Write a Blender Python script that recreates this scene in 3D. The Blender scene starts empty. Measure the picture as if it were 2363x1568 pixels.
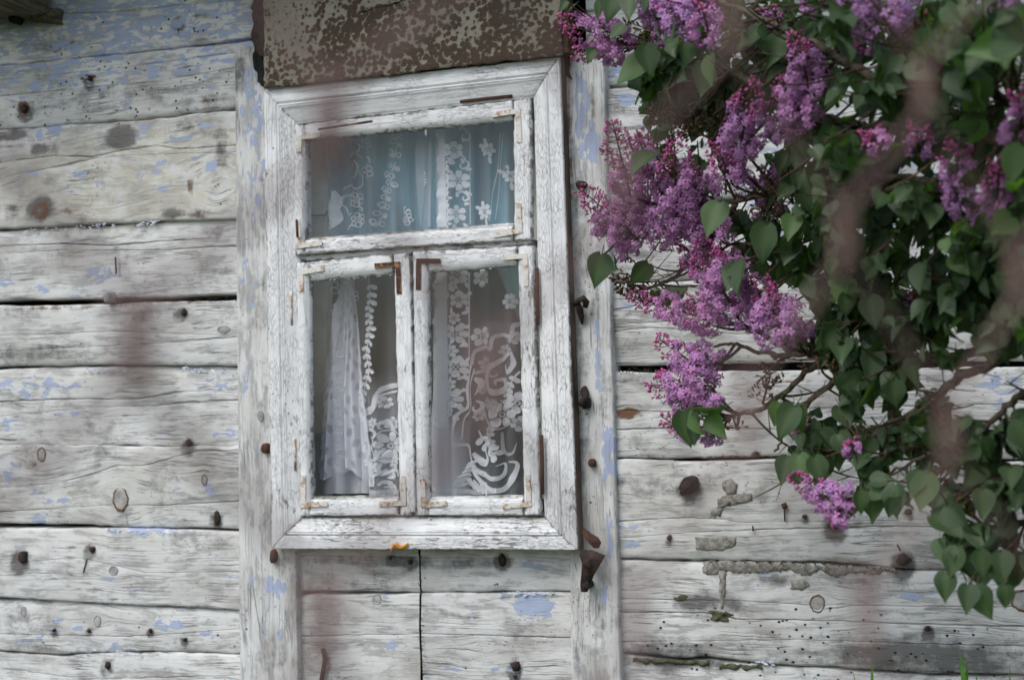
import bpy, math, random
import numpy as np
from mathutils import Vector, Matrix
random.seed(7); np.random.seed(7)
sc = bpy.context.scene
C = sc.collection

# ------------------------------------------------------------------ camera, sky, sun, exposure
ZC = 1.25                      # eye height above the ground
D = 3.178                      # metres from the eye to the wall (wall plane is Y = 0, +X right, +Z up)
YAW, PITCH, ROLL = math.radians(19.88), math.radians(2.60), math.radians(-1.402)
FPX, CX, CY = 3282.0, 1181.5, 784.0
fw = np.array([-math.sin(YAW)*math.cos(PITCH), math.cos(YAW)*math.cos(PITCH), math.sin(PITCH)])
rt0 = np.array([math.cos(YAW), math.sin(YAW), 0.0]); up0 = np.cross(rt0, fw)
RT = math.cos(ROLL)*rt0 + math.sin(ROLL)*up0
UP = -math.sin(ROLL)*rt0 + math.cos(ROLL)*up0
CAM = np.array([0.0, -D, ZC])
cam = bpy.data.cameras.new('camera'); camo = bpy.data.objects.new('camera', cam); C.objects.link(camo)
m = Matrix.Identity(4)
for i in range(3):
    m[i][0], m[i][1], m[i][2], m[i][3] = RT[i], UP[i], -fw[i], CAM[i]
camo.matrix_world = m
cam.sensor_width = 36; cam.lens = 36*FPX/2363.0; cam.clip_start = .02; cam.clip_end = 500
cam.dof.use_dof = True; cam.dof.focus_distance = 2.95; cam.dof.aperture_fstop = 4.4
sc.camera = camo
world = bpy.data.worlds.new('World'); sc.world = world; world.use_nodes = True
wn = world.node_tree; bg = wn.nodes['Background']
sky = wn.nodes.new('ShaderNodeTexSky'); sky.sky_type = 'NISHITA'; sky.sun_disc = False
SUN_EL, SUN_AZ = math.radians(50), math.radians(205)
sky.sun_elevation = SUN_EL; sky.sun_rotation = SUN_AZ; sky.air_density = 1.0; sky.dust_density = 2.0; sky.ozone_density = 1.2
hs = wn.nodes.new('ShaderNodeHueSaturation'); hs.inputs['Saturation'].default_value = .66      # cloud cover
wn.links.new(sky.outputs[0], hs.inputs['Color']); wn.links.new(hs.outputs[0], bg.inputs[0]); bg.inputs[1].default_value = .11
sl = bpy.data.lights.new('sun', 'SUN'); sl.energy = .9; sl.angle = math.radians(25); sl.color = (1, .985, .96)
so = bpy.data.objects.new('sun', sl); C.objects.link(so)
sd = Vector((math.sin(SUN_AZ)*math.cos(SUN_EL), math.cos(SUN_AZ)*math.cos(SUN_EL), math.sin(SUN_EL)))
so.rotation_euler = sd.to_track_quat('Z', 'Y').to_euler()
vs = sc.view_settings; vs.view_transform = 'Standard'; vs.look = 'None'; vs.gamma = 1; vs.use_curve_mapping = False; vs.exposure = .80
sc.cycles.max_bounces = 8; sc.cycles.transparent_max_bounces = 24

def ray(px, py): return fw + (px-CX)/FPX*RT - (py-CY)/FPX*UP
def P(px, py, y=0.0):
    """the point at depth y in front of (negative) or behind the wall plane, seen at (px, py)"""
    r = ray(px, py); t = (D+y)/r[1]
    return np.array([r[0]*t, y, ZC + r[2]*t])

# ------------------------------------------------------------------ objects
def tag(o, label=None, cat=None, group=None, kind=None):
    if label: o['label'] = label
    if cat: o['category'] = cat
    if group: o['group'] = group
    if kind: o['kind'] = kind
    return o
def empty(name, loc=(0, 0, 0)):
    o = bpy.data.objects.new(name, None); o.location = loc; o.empty_display_size = .1; C.objects.link(o); return o
def link(name, me, parent=None):
    o = bpy.data.objects.new(name, me); C.objects.link(o)
    if parent is not None:
        o.parent = parent
        o.matrix_parent_inverse = Matrix.Identity(4)
    return o
def absloc(p):
    l = Vector((0, 0, 0))
    while p is not None: l += p.location; p = p.parent
    return l
def mesh(name, V, F, mat, parent=None, smooth=True, attrs=None, face_camera=False):
    V = np.asarray(V, float)
    if parent is not None: V = V - np.array(absloc(parent))
    me = bpy.data.meshes.new(name); me.from_pydata(V.tolist(), [], F)
    if smooth: me.polygons.foreach_set('use_smooth', [True]*len(me.polygons))
    if attrs:
        for k, a in attrs.items():
            if np.ndim(a) == 2:
                at = me.attributes.new(k, 'FLOAT_COLOR', 'POINT'); at.data.foreach_set('color', np.asarray(a, np.float32).ravel())
            else:
                at = me.attributes.new(k, 'FLOAT', 'POINT'); at.data.foreach_set('value', np.asarray(a, np.float32))
    if mat: me.materials.append(mat)
    me.update()
    return link(name, me, parent)
class MB:
    """collects vertices, faces and one colour per vertex"""
    def __init__(s): s.V = []; s.F = []; s.K = []
    def add(s, V, F, col=(1, 1, 1)):
        b = len(s.V); s.V += [tuple(v) for v in V]; s.F += [tuple(i+b for i in f) for f in F]; s.K += [(*col, 1)]*len(V)
    def build(s, name, mat, parent=None, smooth=True): return mesh(name, s.V, s.F, mat, parent, smooth, {'col': np.array(s.K)})
def tube(pts, rad, n=6, caps=True):
    pts = [np.asarray(p, float) for p in pts]; V = []; F = []
    if np.isscalar(rad): rad = [rad]*len(pts)
    u = None
    for i, p in enumerate(pts):
        t = pts[min(i+1, len(pts)-1)] - pts[max(i-1, 0)]; t = t/(np.linalg.norm(t)+1e-9)
        if u is None:
            a = np.array([0, 0, 1.]) if abs(t[2]) < .9 else np.array([1., 0, 0]); u = np.cross(t, a)
        u = u - t*(u@t); u /= np.linalg.norm(u)+1e-9; w = np.cross(t, u)
        for k in range(n):
            a = 2*math.pi*k/n; V.append(p + rad[i]*(math.cos(a)*u + math.sin(a)*w))
    for i in range(len(pts)-1):
        for k in range(n):
            a, b = i*n+k, i*n+(k+1) % n; F.append((a, b, b+n, a+n))
    if caps: F.append(tuple(range(n))[::-1]); F.append(tuple(range((len(pts)-1)*n, len(pts)*n)))
    return V, F
# smooth value noise in numpy
_lat = np.random.RandomState(3).rand(64, 64)
def vnoise(x, y):
    x = np.asarray(x, float); y = np.asarray(y, float)
    xi = np.floor(x).astype(int); yi = np.floor(y).astype(int); fx = x-xi; fy = y-yi
    fx = fx*fx*(3-2*fx); fy = fy*fy*(3-2*fy); g = lambda a, b: _lat[a % 64, b % 64]
    return (g(xi, yi)*(1-fx)+g(xi+1, yi)*fx)*(1-fy)+(g(xi, yi+1)*(1-fx)+g(xi+1, yi+1)*fx)*fy - .5

# ------------------------------------------------------------------ materials
class NT:
    def __init__(s, name):
        s.m = bpy.data.materials.new(name); s.m.use_nodes = True; s.t = s.m.node_tree; s.t.nodes.clear()
        s.out = s.n('ShaderNodeOutputMaterial')
    def n(s, typ, **kw):
        x = s.t.nodes.new(typ)
        for k, v in kw.items(): setattr(x, k, v)
        return x
    def put(s, sock, v):
        if v is None: return
        if hasattr(v, 'is_output'): s.t.links.new(v, sock)
        elif isinstance(v, (tuple, list)) and len(v) == 3 and sock.type == 'RGBA': sock.default_value = (*v, 1)
        else: sock.default_value = v
    def pos(s): return s.n('ShaderNodeNewGeometry').outputs['Position']
    def obj(s): return s.n('ShaderNodeTexCoord').outputs['Object']
    def rnd(s): return s.n('ShaderNodeObjectInfo').outputs['Random']
    def attr(s, name): return s.n('ShaderNodeAttribute', attribute_name=name).outputs['Fac']
    def acol(s, name): return s.n('ShaderNodeAttribute', attribute_name=name).outputs['Color']
    def mp(s, vec, scale=(1, 1, 1), loc=(0, 0, 0)):
        x = s.n('ShaderNodeMapping'); s.put(x.inputs[0], vec); x.inputs['Scale'].default_value = scale; s.put(x.inputs['Location'], loc); return x.outputs[0]
    def noise(s, vec, scale=5, detail=4, rough=.55, dist=0):
        x = s.n('ShaderNodeTexNoise'); s.put(x.inputs['Vector'], vec); x.inputs['Scale'].default_value = scale
        x.inputs['Detail'].default_value = detail; x.inputs['Roughness'].default_value = rough; x.inputs['Distortion'].default_value = dist; return x.outputs['Fac']
    def vor(s, vec, scale=5, feature='F1', rnd=1):
        x = s.n('ShaderNodeTexVoronoi', feature=feature); s.put(x.inputs['Vector'], vec); x.inputs['Scale'].default_value = scale
        x.inputs['Randomness'].default_value = rnd; return x.outputs['Distance']
    def mth(s, op, a, b=0.0, clamp=False):
        x = s.n('ShaderNodeMath', operation=op, use_clamp=clamp); s.put(x.inputs[0], a); s.put(x.inputs[1], b); return x.outputs[0]
    def vadd(s, a, b):
        x = s.n('ShaderNodeVectorMath', operation='ADD'); s.put(x.inputs[0], a); s.put(x.inputs[1], b); return x.outputs[0]
    def comb(s, x_, y_, z_):
        x = s.n('ShaderNodeCombineXYZ')
        for i, v in enumerate((x_, y_, z_)): s.put(x.inputs[i], v)
        return x.outputs[0]
    def step(s, v, lo, hi):
        x = s.n('ShaderNodeMapRange'); x.clamp = True; s.put(x.inputs[0], v); x.inputs[1].default_value = lo; x.inputs[2].default_value = hi; return x.outputs[0]
    def mix(s, f, a, b, blend='MIX'):
        x = s.n('ShaderNodeMix', data_type='RGBA', blend_type=blend); s.put(x.inputs[0], f); s.put(x.inputs[6], a); s.put(x.inputs[7], b); return x.outputs[2]
    def bump(s, h, strength=.5, dist=.002):
        x = s.n('ShaderNodeBump'); x.inputs['Strength'].default_value = strength; x.inputs['Distance'].default_value = dist; s.put(x.inputs['Height'], h); return x.outputs[0]
    def bsdf(s, col, rough=.8, spec=.3, normal=None, metallic=0, trans=0, alpha=None):
        x = s.n('ShaderNodeBsdfPrincipled'); s.put(x.inputs['Base Color'], col); s.put(x.inputs['Roughness'], rough)
        s.put(x.inputs['Specular IOR Level'], spec); s.put(x.inputs['Normal'], normal); s.put(x.inputs['Metallic'], metallic)
        s.put(x.inputs['Alpha'], alpha); return x.outputs[0]
    def done(s, sh): s.t.links.new(sh, s.out.inputs[0]); return s.m

def wood(name, vertical=False):
    k = NT(name); p = k.pos(); r = k.rnd()
    off = k.comb(k.mth('MULTIPLY', r, 7.3), 0.0, k.mth('MULTIPLY', r, 3.1)); q = k.vadd(p, off)
    warp = k.mth('ADD', k.mth('MULTIPLY', k.mth('SUBTRACT', k.noise(q, 2.6, 2), .5), .035), k.mth('MULTIPLY', k.mth('SUBTRACT', k.noise(q, 11, 2), .5), .012))
    warp = k.mth('ADD', warp, k.attr('gz'))
    q2 = k.vadd(q, k.comb(warp, 0.0, 0.0) if vertical else k.comb(0.0, 0.0, warp))
    S = lambda a, b: (b, 8, a) if vertical else (a, 8, b)
    fine = k.noise(k.mp(q2, S(6, 230)), 1, 4, .7)
    mid = k.noise(k.mp(q2, S(2.4, 52)), 1, 4, .62)
    big = k.noise(q, 4.5, 5, .6); blot = k.noise(q, 19, 6, .7)
    patch = k.noise(k.mp(q2, S(10, 34)), 1, 6, .68)
    hair = k.noise(k.mp(q2, S(1.5, 60)), 1, 2, .5); hair = k.step(k.mth('ABSOLUTE', k.mth('SUBTRACT', hair, .47)), .016, .004)
    hair = k.mth('MULTIPLY', hair, k.step(k.noise(q, 7, 3), .50, .57))
    hair2 = k.noise(k.mp(q2, S(2.2, 150)), 1, 1, .5); hair2 = k.mth('MULTIPLY', k.step(k.mth('ABSOLUTE', k.mth('SUBTRACT', hair2, .5)), .030, .010), k.step(k.noise(q, 12, 3), .47, .55))
    gr = k.attr('dark')
    pz = k.mth('ADD', k.mth('MULTIPLY', k.step(patch, .33, .56), .55), k.mth('MULTIPLY', k.step(k.mth('ADD', k.mth('MULTIPLY', patch, .7), k.mth('MULTIPLY', fine, .3)), .445, .475), .45))
    col = k.mix(pz, (.39, .39, .385), (.69, .695, .685))
    col = k.mix(k.mth('MULTIPLY', k.step(big, .50, .70), .55), col, (.60, .59, .545))              # old ochre undercoat
    col = k.mix(k.mth('MULTIPLY', k.attr('cream'), k.step(blot, .35, .6)), col, (.56, .53, .43))
    col = k.mix(k.mth('MULTIPLY', k.step(fine, .48, .30), .34), col, (.24, .235, .23))               # open grain
    col = k.mix(k.mth('MULTIPLY', k.step(mid, .39, .24), .42), col, (.165, .16, .15))
    col = k.mix(k.mth('MAXIMUM', k.mth('MULTIPLY', hair, .62), k.mth('MULTIPLY', hair2, .20)), col, (.07, .06, .055))
    st = k.step(k.noise(k.mp(q, (1, 1, 2.2) if not vertical else (2.2, 1, 1)), 3.6, 6, .62), .50, .66); col = k.mix(k.mth('MULTIPLY', st, .55), col, k.mix(blot, (.20, .185, .165), (.40, .375, .34)))   # broad weather stains
    nz = k.mth('ADD', k.mth('MULTIPLY', blot, 1.3), k.mth('ADD', k.mth('MULTIPLY', mid, .7), k.mth('MULTIPLY', fine, .4)))
    dm = k.mth('MULTIPLY', k.step(k.mth('ADD', gr, k.mth('MULTIPLY', k.mth('SUBTRACT', nz, 1.2), 1.9)), .30, .95), k.step(gr, 0.0, .22))
    d0 = k.mth('MULTIPLY', k.step(k.mth('ADD', k.mth('MULTIPLY', nz, .6), k.mth('MULTIPLY', k.noise(q, 6, 3), .8)), 1.22, 1.38), .6)
    col = k.mix(k.mth('MULTIPLY', k.mth('MAXIMUM', dm, d0), .85), col, (.10, .098, .095))         # mildew and soot
    bm = k.step(k.mth('ADD', k.attr('brown'), k.mth('MULTIPLY', k.mth('SUBTRACT', blot, .5), 1.6)), .4, .7)
    col = k.mix(bm, col, k.mix(fine, (.07, .04, .025), (.23, .12, .06)))
    fl = k.noise(k.mp(q2, S(24, 60)), 1, 3, .55, .4)
    bl = k.mth('ADD', k.attr('blue'), k.mth('MULTIPLY', k.mth('SUBTRACT', k.mth('ADD', k.mth('MULTIPLY', fl, 1.25), k.mth('MULTIPLY', blot, .6)), .92), 1.5))
    bl = k.mth('MULTIPLY', k.step(bl, .37, .43), k.step(fine, .28, .44))
    col = k.mix(k.mth('MULTIPLY', bl, .93), col, k.mix(blot, (.27, .335, .50), (.46, .53, .70)))    # surviving blue paint
    spk = k.mth('MULTIPLY', k.step(k.vor(k.mp(q2, (.6, .001, 1.3) if not vertical else (1.3, .001, .6)), 95), .21, .13), k.step(k.noise(q, 6, 4), .52, .60))
    col = k.mix(k.mth('MULTIPLY', spk, .75), col, (.09, .08, .07))
    holes = k.step(k.vor(k.mp(q, (1, .001, 1.2)), 46), .19, .11)
    hm = k.mth('MULTIPLY', holes, k.step(k.mth('ADD', k.attr('holes'), k.noise(q, 9, 2)), .66, .76))
    col = k.mix(hm, col, (.03, .022, .018))
    h = k.mth('SUBTRACT', k.mth('ADD', k.mth('MULTIPLY', fine, .6), k.mth('ADD', k.mth('MULTIPLY', mid, .5), k.mth('MULTIPLY', pz, .5))), k.mth('MULTIPLY', hair, 1.0))
    h = k.mth('ADD', h, k.mth('MULTIPLY', bl, .35)); h = k.mth('SUBTRACT', h, k.mth('MULTIPLY', hm, 1.2))
    return k.done(k.bsdf(col, .82, .25, k.bump(h, .7, .0022)))
def white_paint(name, vertical):
    k = NT(name); p = k.pos(); r = k.rnd()
    q = k.vadd(p, k.comb(k.mth('MULTIPLY', r, 5.0), 0.0, k.mth('MULTIPLY', r, 9.0)))
    S = lambda a, b: (b, 20, a) if vertical else (a, 20, b)
    fl = k.noise(k.mp(q, S(40, 170)), 1, 6, .74); strk = k.noise(k.mp(q, S(7, 160)), 1, 3, .6); soft = k.noise(q, 9, 4, .6)
    crz = k.vor(k.vadd(k.mp(q, (170, 30, 55) if vertical else (55, 30, 170)), k.comb(k.mth('MULTIPLY', soft, 4.0), 0.0, k.mth('MULTIPLY', fl, 3.0))), 1, 'DISTANCE_TO_EDGE')
    w = k.attr('wear')
    m = k.step(k.mth('ADD', k.mth('MULTIPLY', w, .30), k.mth('ADD', k.mth('MULTIPLY', fl, .85), k.mth('MULTIPLY', soft, .22))), 0.694, .73)
    paint = k.mix(k.step(soft, .35, .7), (.77, .78, .79), (.84, .845, .85))
    paint = k.mix(k.mth('MULTIPLY', k.step(strk, .44, .32), .42), paint, (.36, .345, .32))
    ck = k.mth('MULTIPLY', k.step(crz, .085, .03), k.step(k.noise(q, 14, 3), .36, .6))
    paint = k.mix(k.mth('MULTIPLY', ck, .13), paint, (.20, .185, .165))
    hr = k.noise(k.mp(q, S(2, 75)), 1, 2, .5); hr = k.mth('MULTIPLY', k.step(k.mth('ABSOLUTE', k.mth('SUBTRACT', hr, .5)), .016, .005), k.step(k.noise(q, 8, 3), .42, .54)); paint = k.mix(k.mth('MULTIPLY', hr, .42), paint, (.12, .105, .09))
    bare = k.mix(strk, (.13, .115, .10), (.40, .385, .36)); bare = k.mix(k.step(k.noise(q, 21, 2), .58, .7), bare, (.14, .06, .03))
    col = k.mix(k.mth('MULTIPLY', m, .92), paint, bare)
    col = k.mix(k.mth('MULTIPLY', k.attr('moss'), k.step(soft, .3, .55)), col, (.075, .085, .045))
    col = k.mix(k.step(k.mth('ADD', k.attr('rust'), k.mth('MULTIPLY', k.mth('SUBTRACT', k.noise(q, 60, 4), .5), 1.2)), .45, .7), col, (.19, .085, .03))
    h = k.mth('SUBTRACT', k.mth('SUBTRACT', 1.0, k.mth('MULTIPLY', m, .8)), k.mth('MULTIPLY', ck, .7)); h = k.mth('ADD', h, k.mth('MULTIPLY', strk, .5))
    return k.done(k.bsdf(col, .6, .35, k.bump(h, .8, .0018)))
def plain(name, a, b, scale=40, rough=.8, spec=.3, bump=.3, metallic=0, stretch=(1, 1, 1), lo=.38, hi=.64):
    k = NT(name); q = k.vadd(k.obj(), k.comb(k.mth('MULTIPLY', k.rnd(), 9.0), 0.0, 0.0)); f = k.noise(k.mp(q, stretch), scale, 5, .62)
    return k.done(k.bsdf(k.mix(k.step(f, lo, hi), a, b), rough, spec, k.bump(f, bump, .002), metallic))
def rusted_sheet():
    k = NT('rusted_sheet'); p = k.pos()
    n1 = k.noise(p, 52, 7, .70, .2); n2 = k.noise(p, 7, 3); v = k.vor(k.vadd(p, k.comb(k.mth('MULTIPLY', n1, .012), 0.0, k.mth('MULTIPLY', n1, .012))), 78)
    a = k.mth('ADD', k.mth('MULTIPLY', n1, .95), k.mth('ADD', k.mth('MULTIPLY', k.noise(p, 9, 4, .6), .75), k.attr('rusty')))
    a = k.mth('SUBTRACT', a, k.mth('MULTIPLY', v, .55)); mk = k.step(a, .63, .74)
    ol = k.mix(n2, (.185, .175, .13), (.26, .245, .19)); ol = k.mix(k.step(k.noise(p, 90, 4), .52, .7), ol, (.17, .12, .085))
    ru = k.mix(k.noise(p, 120, 3), (.042, .030, .023), (.095, .064, .045)); col = k.mix(mk, ol, ru)
    return k.done(k.bsdf(col, k.mix(mk, (.45,)*3, (.9,)*3), .3, k.bump(k.mth('ADD', k.mth('MULTIPLY', mk, .6), n1), .5, .0015)))
def bracket_mat(name, bias):
    k = NT(name); p = k.pos(); f = k.noise(p, 95, 4, .6); g = k.noise(p, 30, 3)
    col = k.mix(k.step(k.mth('ADD', k.mth('ADD', k.mth('MULTIPLY', f, .7), k.mth('MULTIPLY', g, .5)), bias), .58, .72), (.70, .67, .62), (.33, .18, .075))
    col = k.mix(k.step(k.mth('ADD', k.mth('ADD', k.mth('MULTIPLY', g, .9), k.mth('MULTIPLY', f, .3)), bias), .76, .84), col, (.06, .025, .016))
    return k.done(k.bsdf(col, .7, .3, k.bump(f, .4, .001)))
def glass_mat():
    k = NT('window_glass'); p = k.pos(); lw = k.n('ShaderNodeFresnel'); lw.inputs[0].default_value = 1.48
    g = k.n('ShaderNodeBsdfGlossy'); g.inputs['Roughness'].default_value = .02; k.put(g.inputs['Normal'], k.bump(k.noise(p, 5, 2), .12, .01))
    t = k.n('ShaderNodeBsdfTransparent'); d = k.n('ShaderNodeBsdfDiffuse'); d.inputs[0].default_value = (.45, .47, .45, 1)
    a = k.n('ShaderNodeMixShader'); k.put(a.inputs[0], k.mth('MULTIPLY', lw.outputs[0], 1.0)); k.put(a.inputs[1], t.outputs[0]); k.put(a.inputs[2], g.outputs[0])
    b = k.n('ShaderNodeMixShader'); k.put(b.inputs[0], k.mth('ADD', .003, k.mth('MULTIPLY', k.attr('grime'), k.step(k.noise(p, 40, 4), .3, .7))))
    k.put(b.inputs[1], a.outputs[0]); k.put(b.inputs[2], d.outputs[0]); return k.done(b.outputs[0])
def cloth(name, col, alpha, use_attr=False):
    k = NT(name); d = k.n('ShaderNodeBsdfDiffuse'); d.inputs[0].default_value = (*col, 1); tl = k.n('ShaderNodeBsdfTranslucent'); tl.inputs[0].default_value = (*col, 1)
    a = k.n('ShaderNodeMixShader'); a.inputs[0].default_value = .3; k.put(a.inputs[1], d.outputs[0]); k.put(a.inputs[2], tl.outputs[0])
    if alpha >= 1 and not use_attr: return k.done(a.outputs[0])
    t = k.n('ShaderNodeBsdfTransparent'); b = k.n('ShaderNodeMixShader')
    k.put(b.inputs[0], k.attr('dens') if use_attr else alpha); k.put(b.inputs[1], t.outputs[0]); k.put(b.inputs[2], a.outputs[0]); return k.done(b.outputs[0])
def leaf_mat():
    k = NT('lilac_leaf'); c = k.acol('col'); r = k.rnd()
    base = k.mix(r, (.011, .034, .016), (.036, .080, .024)); base = k.mix(1.0, base, c, 'MULTIPLY')
    base = k.mix(k.step(r, .72, .92), base, (.075, .165, .028)); vein = k.attr('vein'); base = k.mix(k.mth('MULTIPLY', vein, .35), base, (.14, .2, .08))
    base = k.mix(k.mth('MULTIPLY', k.noise(k.obj(), 60, 3), .25), base, (.03, .055, .03))
    back = k.n('ShaderNodeNewGeometry').outputs['Backfacing']; colr = k.mix(back, base, k.mix(.5, base, (.11, .16, .085)))
    bs = k.bsdf(colr, .42, .24, k.bump(k.noise(k.obj(), 90, 2), .25, .001)); tl = k.n('ShaderNodeBsdfTranslucent'); k.put(tl.inputs[0], k.mix(1.0, base, (2.6, 3.2, .8), 'MULTIPLY'))
    x = k.n('ShaderNodeMixShader'); x.inputs[0].default_value = .3; k.put(x.inputs[1], bs); k.put(x.inputs[2], tl.outputs[0]); return k.done(x.outputs[0])
def petal_mat(name, tint):
    k = NT(name); c = k.mix(1.0, k.acol('col'), tint, 'MULTIPLY'); d = k.bsdf(c, .6, .25); tl = k.n('ShaderNodeBsdfTranslucent'); k.put(tl.inputs[0], c)
    x = k.n('ShaderNodeMixShader'); x.inputs[0].default_value = .22; k.put(x.inputs[1], d); k.put(x.inputs[2], tl.outputs[0]); return k.done(x.outputs[0])

M = dict(
    log=wood('weathered_log'), board=wood('weathered_board', True), wh=white_paint('flaking_paint_across', False), wv=white_paint('flaking_paint_upright', True),
    sheet=rusted_sheet(), rust=plain('rust', (.035, .018, .012), (.11, .05, .026), 70, .85, .3, .5), iron=plain('dark_iron', (.016, .012, .011), (.055, .034, .026), 60, .8, .35, .6),
    side=plain('bare_brown_wood', (.06, .042, .032), (.17, .125, .095), 30, .9, .2, .5, stretch=(2, 2, .25)), tar=plain('tar_paper', (.008, .008, .008), (.025, .023, .022), 50, .85, .2, .6),
    beam=plain('old_beam', (.07, .06, .045), (.2, .175, .13), 9, .9, .2, .5, stretch=(8, 1, 8)), cement=plain('cement_smear', (.17, .16, .14), (.36, .345, .315), 90, .95, .1, 1.0),
    knot=plain('knot_rim', (.10, .06, .03), (.26, .20, .13), 60, .9, .2, .5), knotg=plain('knot_heart', (.26, .25, .24), (.46, .455, .44), 40, .85, .2, .4), knotb=plain('knot_amber', (.10, .05, .015), (.30, .17, .05), 45, .8, .25, .5),
    blue=plain('blue_flake', (.48, .54, .66), (.70, .73, .77), 60, .7, .3, .3), bp=bracket_mat('bracket_cream', -.045), bo=bracket_mat('bracket_orange', -.005), bd=bracket_mat('bracket_dark', .31),
    glass=glass_mat(), net=cloth('curtain_net', (.84, .86, .92), .3, True), lace=cloth('lace_thread', (.88, .90, .94), .84), lacefaint=cloth('lace_thread_faint', (.90, .92, .95), .30), lacesoft=cloth('lace_thread_sheer', (.88, .90, .94), .58),
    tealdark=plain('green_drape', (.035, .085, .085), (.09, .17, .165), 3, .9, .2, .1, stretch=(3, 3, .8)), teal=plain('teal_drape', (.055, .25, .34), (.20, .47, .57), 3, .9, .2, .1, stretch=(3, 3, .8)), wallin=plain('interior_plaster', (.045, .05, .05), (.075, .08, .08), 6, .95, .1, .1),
    inner=plain('inner_frame_paint', (.44, .46, .42), (.56, .58, .53), 14, .7, .3, .2), orange=plain('orange_twine', (.55, .20, .02), (.75, .34, .05), 90, .8, .2, .3),
    wire=plain('rusty_wire', (.17, .10, .09), (.31, .20, .175), 160, .8, .35, .4), post=plain('fence_post', (.14, .12, .1), (.26, .23, .2), 12, .9, .2, .5, stretch=(4, 4, 1)),
    bark=plain('lilac_bark', (.055, .042, .03), (.16, .135, .10), 60, .9, .15, .7), twig=plain('lilac_twig', (.04, .028, .018), (.11, .08, .05), 80, .85, .2, .4), leaf=leaf_mat(), petal=petal_mat('lilac_petal', (1, 1, 1)),
    seed=plain('dry_capsule', (.03, .018, .010), (.17, .10, .05), 120, .8, .3, .3), tallgrass=plain('tall_grass_blade', (.08, .22, .02), (.14, .32, .05), 20, .5, .3, .1), grass=plain('grass_blade', (.05, .13, .02), (.10, .22, .04), 20, .6, .3, .1), soil=plain('turf', (.03, .05, .018), (.07, .09, .03), 12, .95, .1, .4),
    roof=plain('roof_boards', (.09, .075, .055), (.20, .17, .13), 10, .9, .2, .4, stretch=(.6, 6, 6)), dead=plain('ochre_undercoat', (.5, .45, .33), (.6, .55, .45), 30), mossm=plain('damp_moss', (.045, .05, .03), (.14, .135, .085), 70, .95, .1, .9))

# ------------------------------------------------------------------ ground
g = mesh('ground', [(-60, -60, 0), (60, -60, 0), (60, 60, 0), (-60, 60, 0)], [(0, 1, 2, 3)], M['soil'], None, False); tag(g, kind='structure')

# ------------------------------------------------------------------ log wall
BL = {'blue': [], 'dark': [], 'brown': [], 'cream': [], 'holes': []}
def blots(kind, *items): BL[kind] += items
blots('blue', (300, 40, 420, 75, .43), (250, 150, 420, 50, .33), (260, 200, 380, 60, .14), (114, 305, 34, 18, .6), (79, 406, 22, 11, .5), (162, 438, 12, 8, .45), (416, 320, 32, 10, .5), (331, 296, 16, 9, .5), (320, 320, 10, 9, .5),
      (383, 372, 15, 11, .5), (362, 395, 12, 10, .5), (331, 397, 14, 10, .5), (449, 373, 13, 9, .5), (493, 390, 18, 15, .55), (434, 394, 9, 9, .5), (383, 438, 14, 8, .45), (500, 449, 12, 9, .5), (471, 291, 22, 12, .45), (184, 401, 22, 14, .35),
      (221, 423, 12, 14, .4), (240, 635, 45, 18, .42), (200, 672, 70, 14, .3), (500, 600, 20, 14, .4), (15, 650, 25, 12, .45), (100, 665, 22, 8, .4), (90, 885, 110, 18, .35), (60, 915, 60, 12, .3), (480, 890, 45, 20, .35), (20, 975, 20, 14, .45), (150, 950, 40, 14, .3),
      (300, 985, 14, 8, .4), (520, 1000, 30, 20, .35), (30, 1090, 20, 20, .4), (80, 1138, 22, 9, .45), (130, 1155, 35, 12, .35), (500, 1130, 28, 22, .42), (420, 1120, 30, 10, .35), (90, 1195, 40, 14, .35), (330, 1225, 90, 11, .45), (300, 1360, 18, 10, .5), (265, 1330, 28, 10, .25),
      (388, 1440, 40, 13, .55), (140, 1430, 16, 8, .35), (150, 1452, 40, 9, .35), (480, 1465, 22, 10, .4), (250, 1495, 70, 9, .4), (60, 1475, 50, 12, .25),
      (1232, 1398, 46, 30, .62), (1083, 1425, 14, 9, .45), (1160, 1430, 20, 20, .25), (920, 1485, 26, 8, .5), (1040, 1540, 30, 10, .45), (1170, 1545, 40, 8, .45), (715, 1440, 18, 6, .4), (868, 1405, 14, 6, .4), (1230, 1300, 40, 8, .35),
      (1470, 1000, 60, 20, .15), (1447, 710, 18, 10, .45), (1460, 1255, 22, 10, .5), (1450, 1158, 20, 6, .4), (1450, 1215, 30, 6, .4), (1440, 170, 45, 30, .42), (1450, 235, 45, 16, .38), (1850, 340, 400, 240, .16), (2100, 970, 60, 14, .35), (2300, 880, 60, 22, .45), (2120, 1375, 60, 12, .3), (2330, 900, 40, 30, .3))
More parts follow.
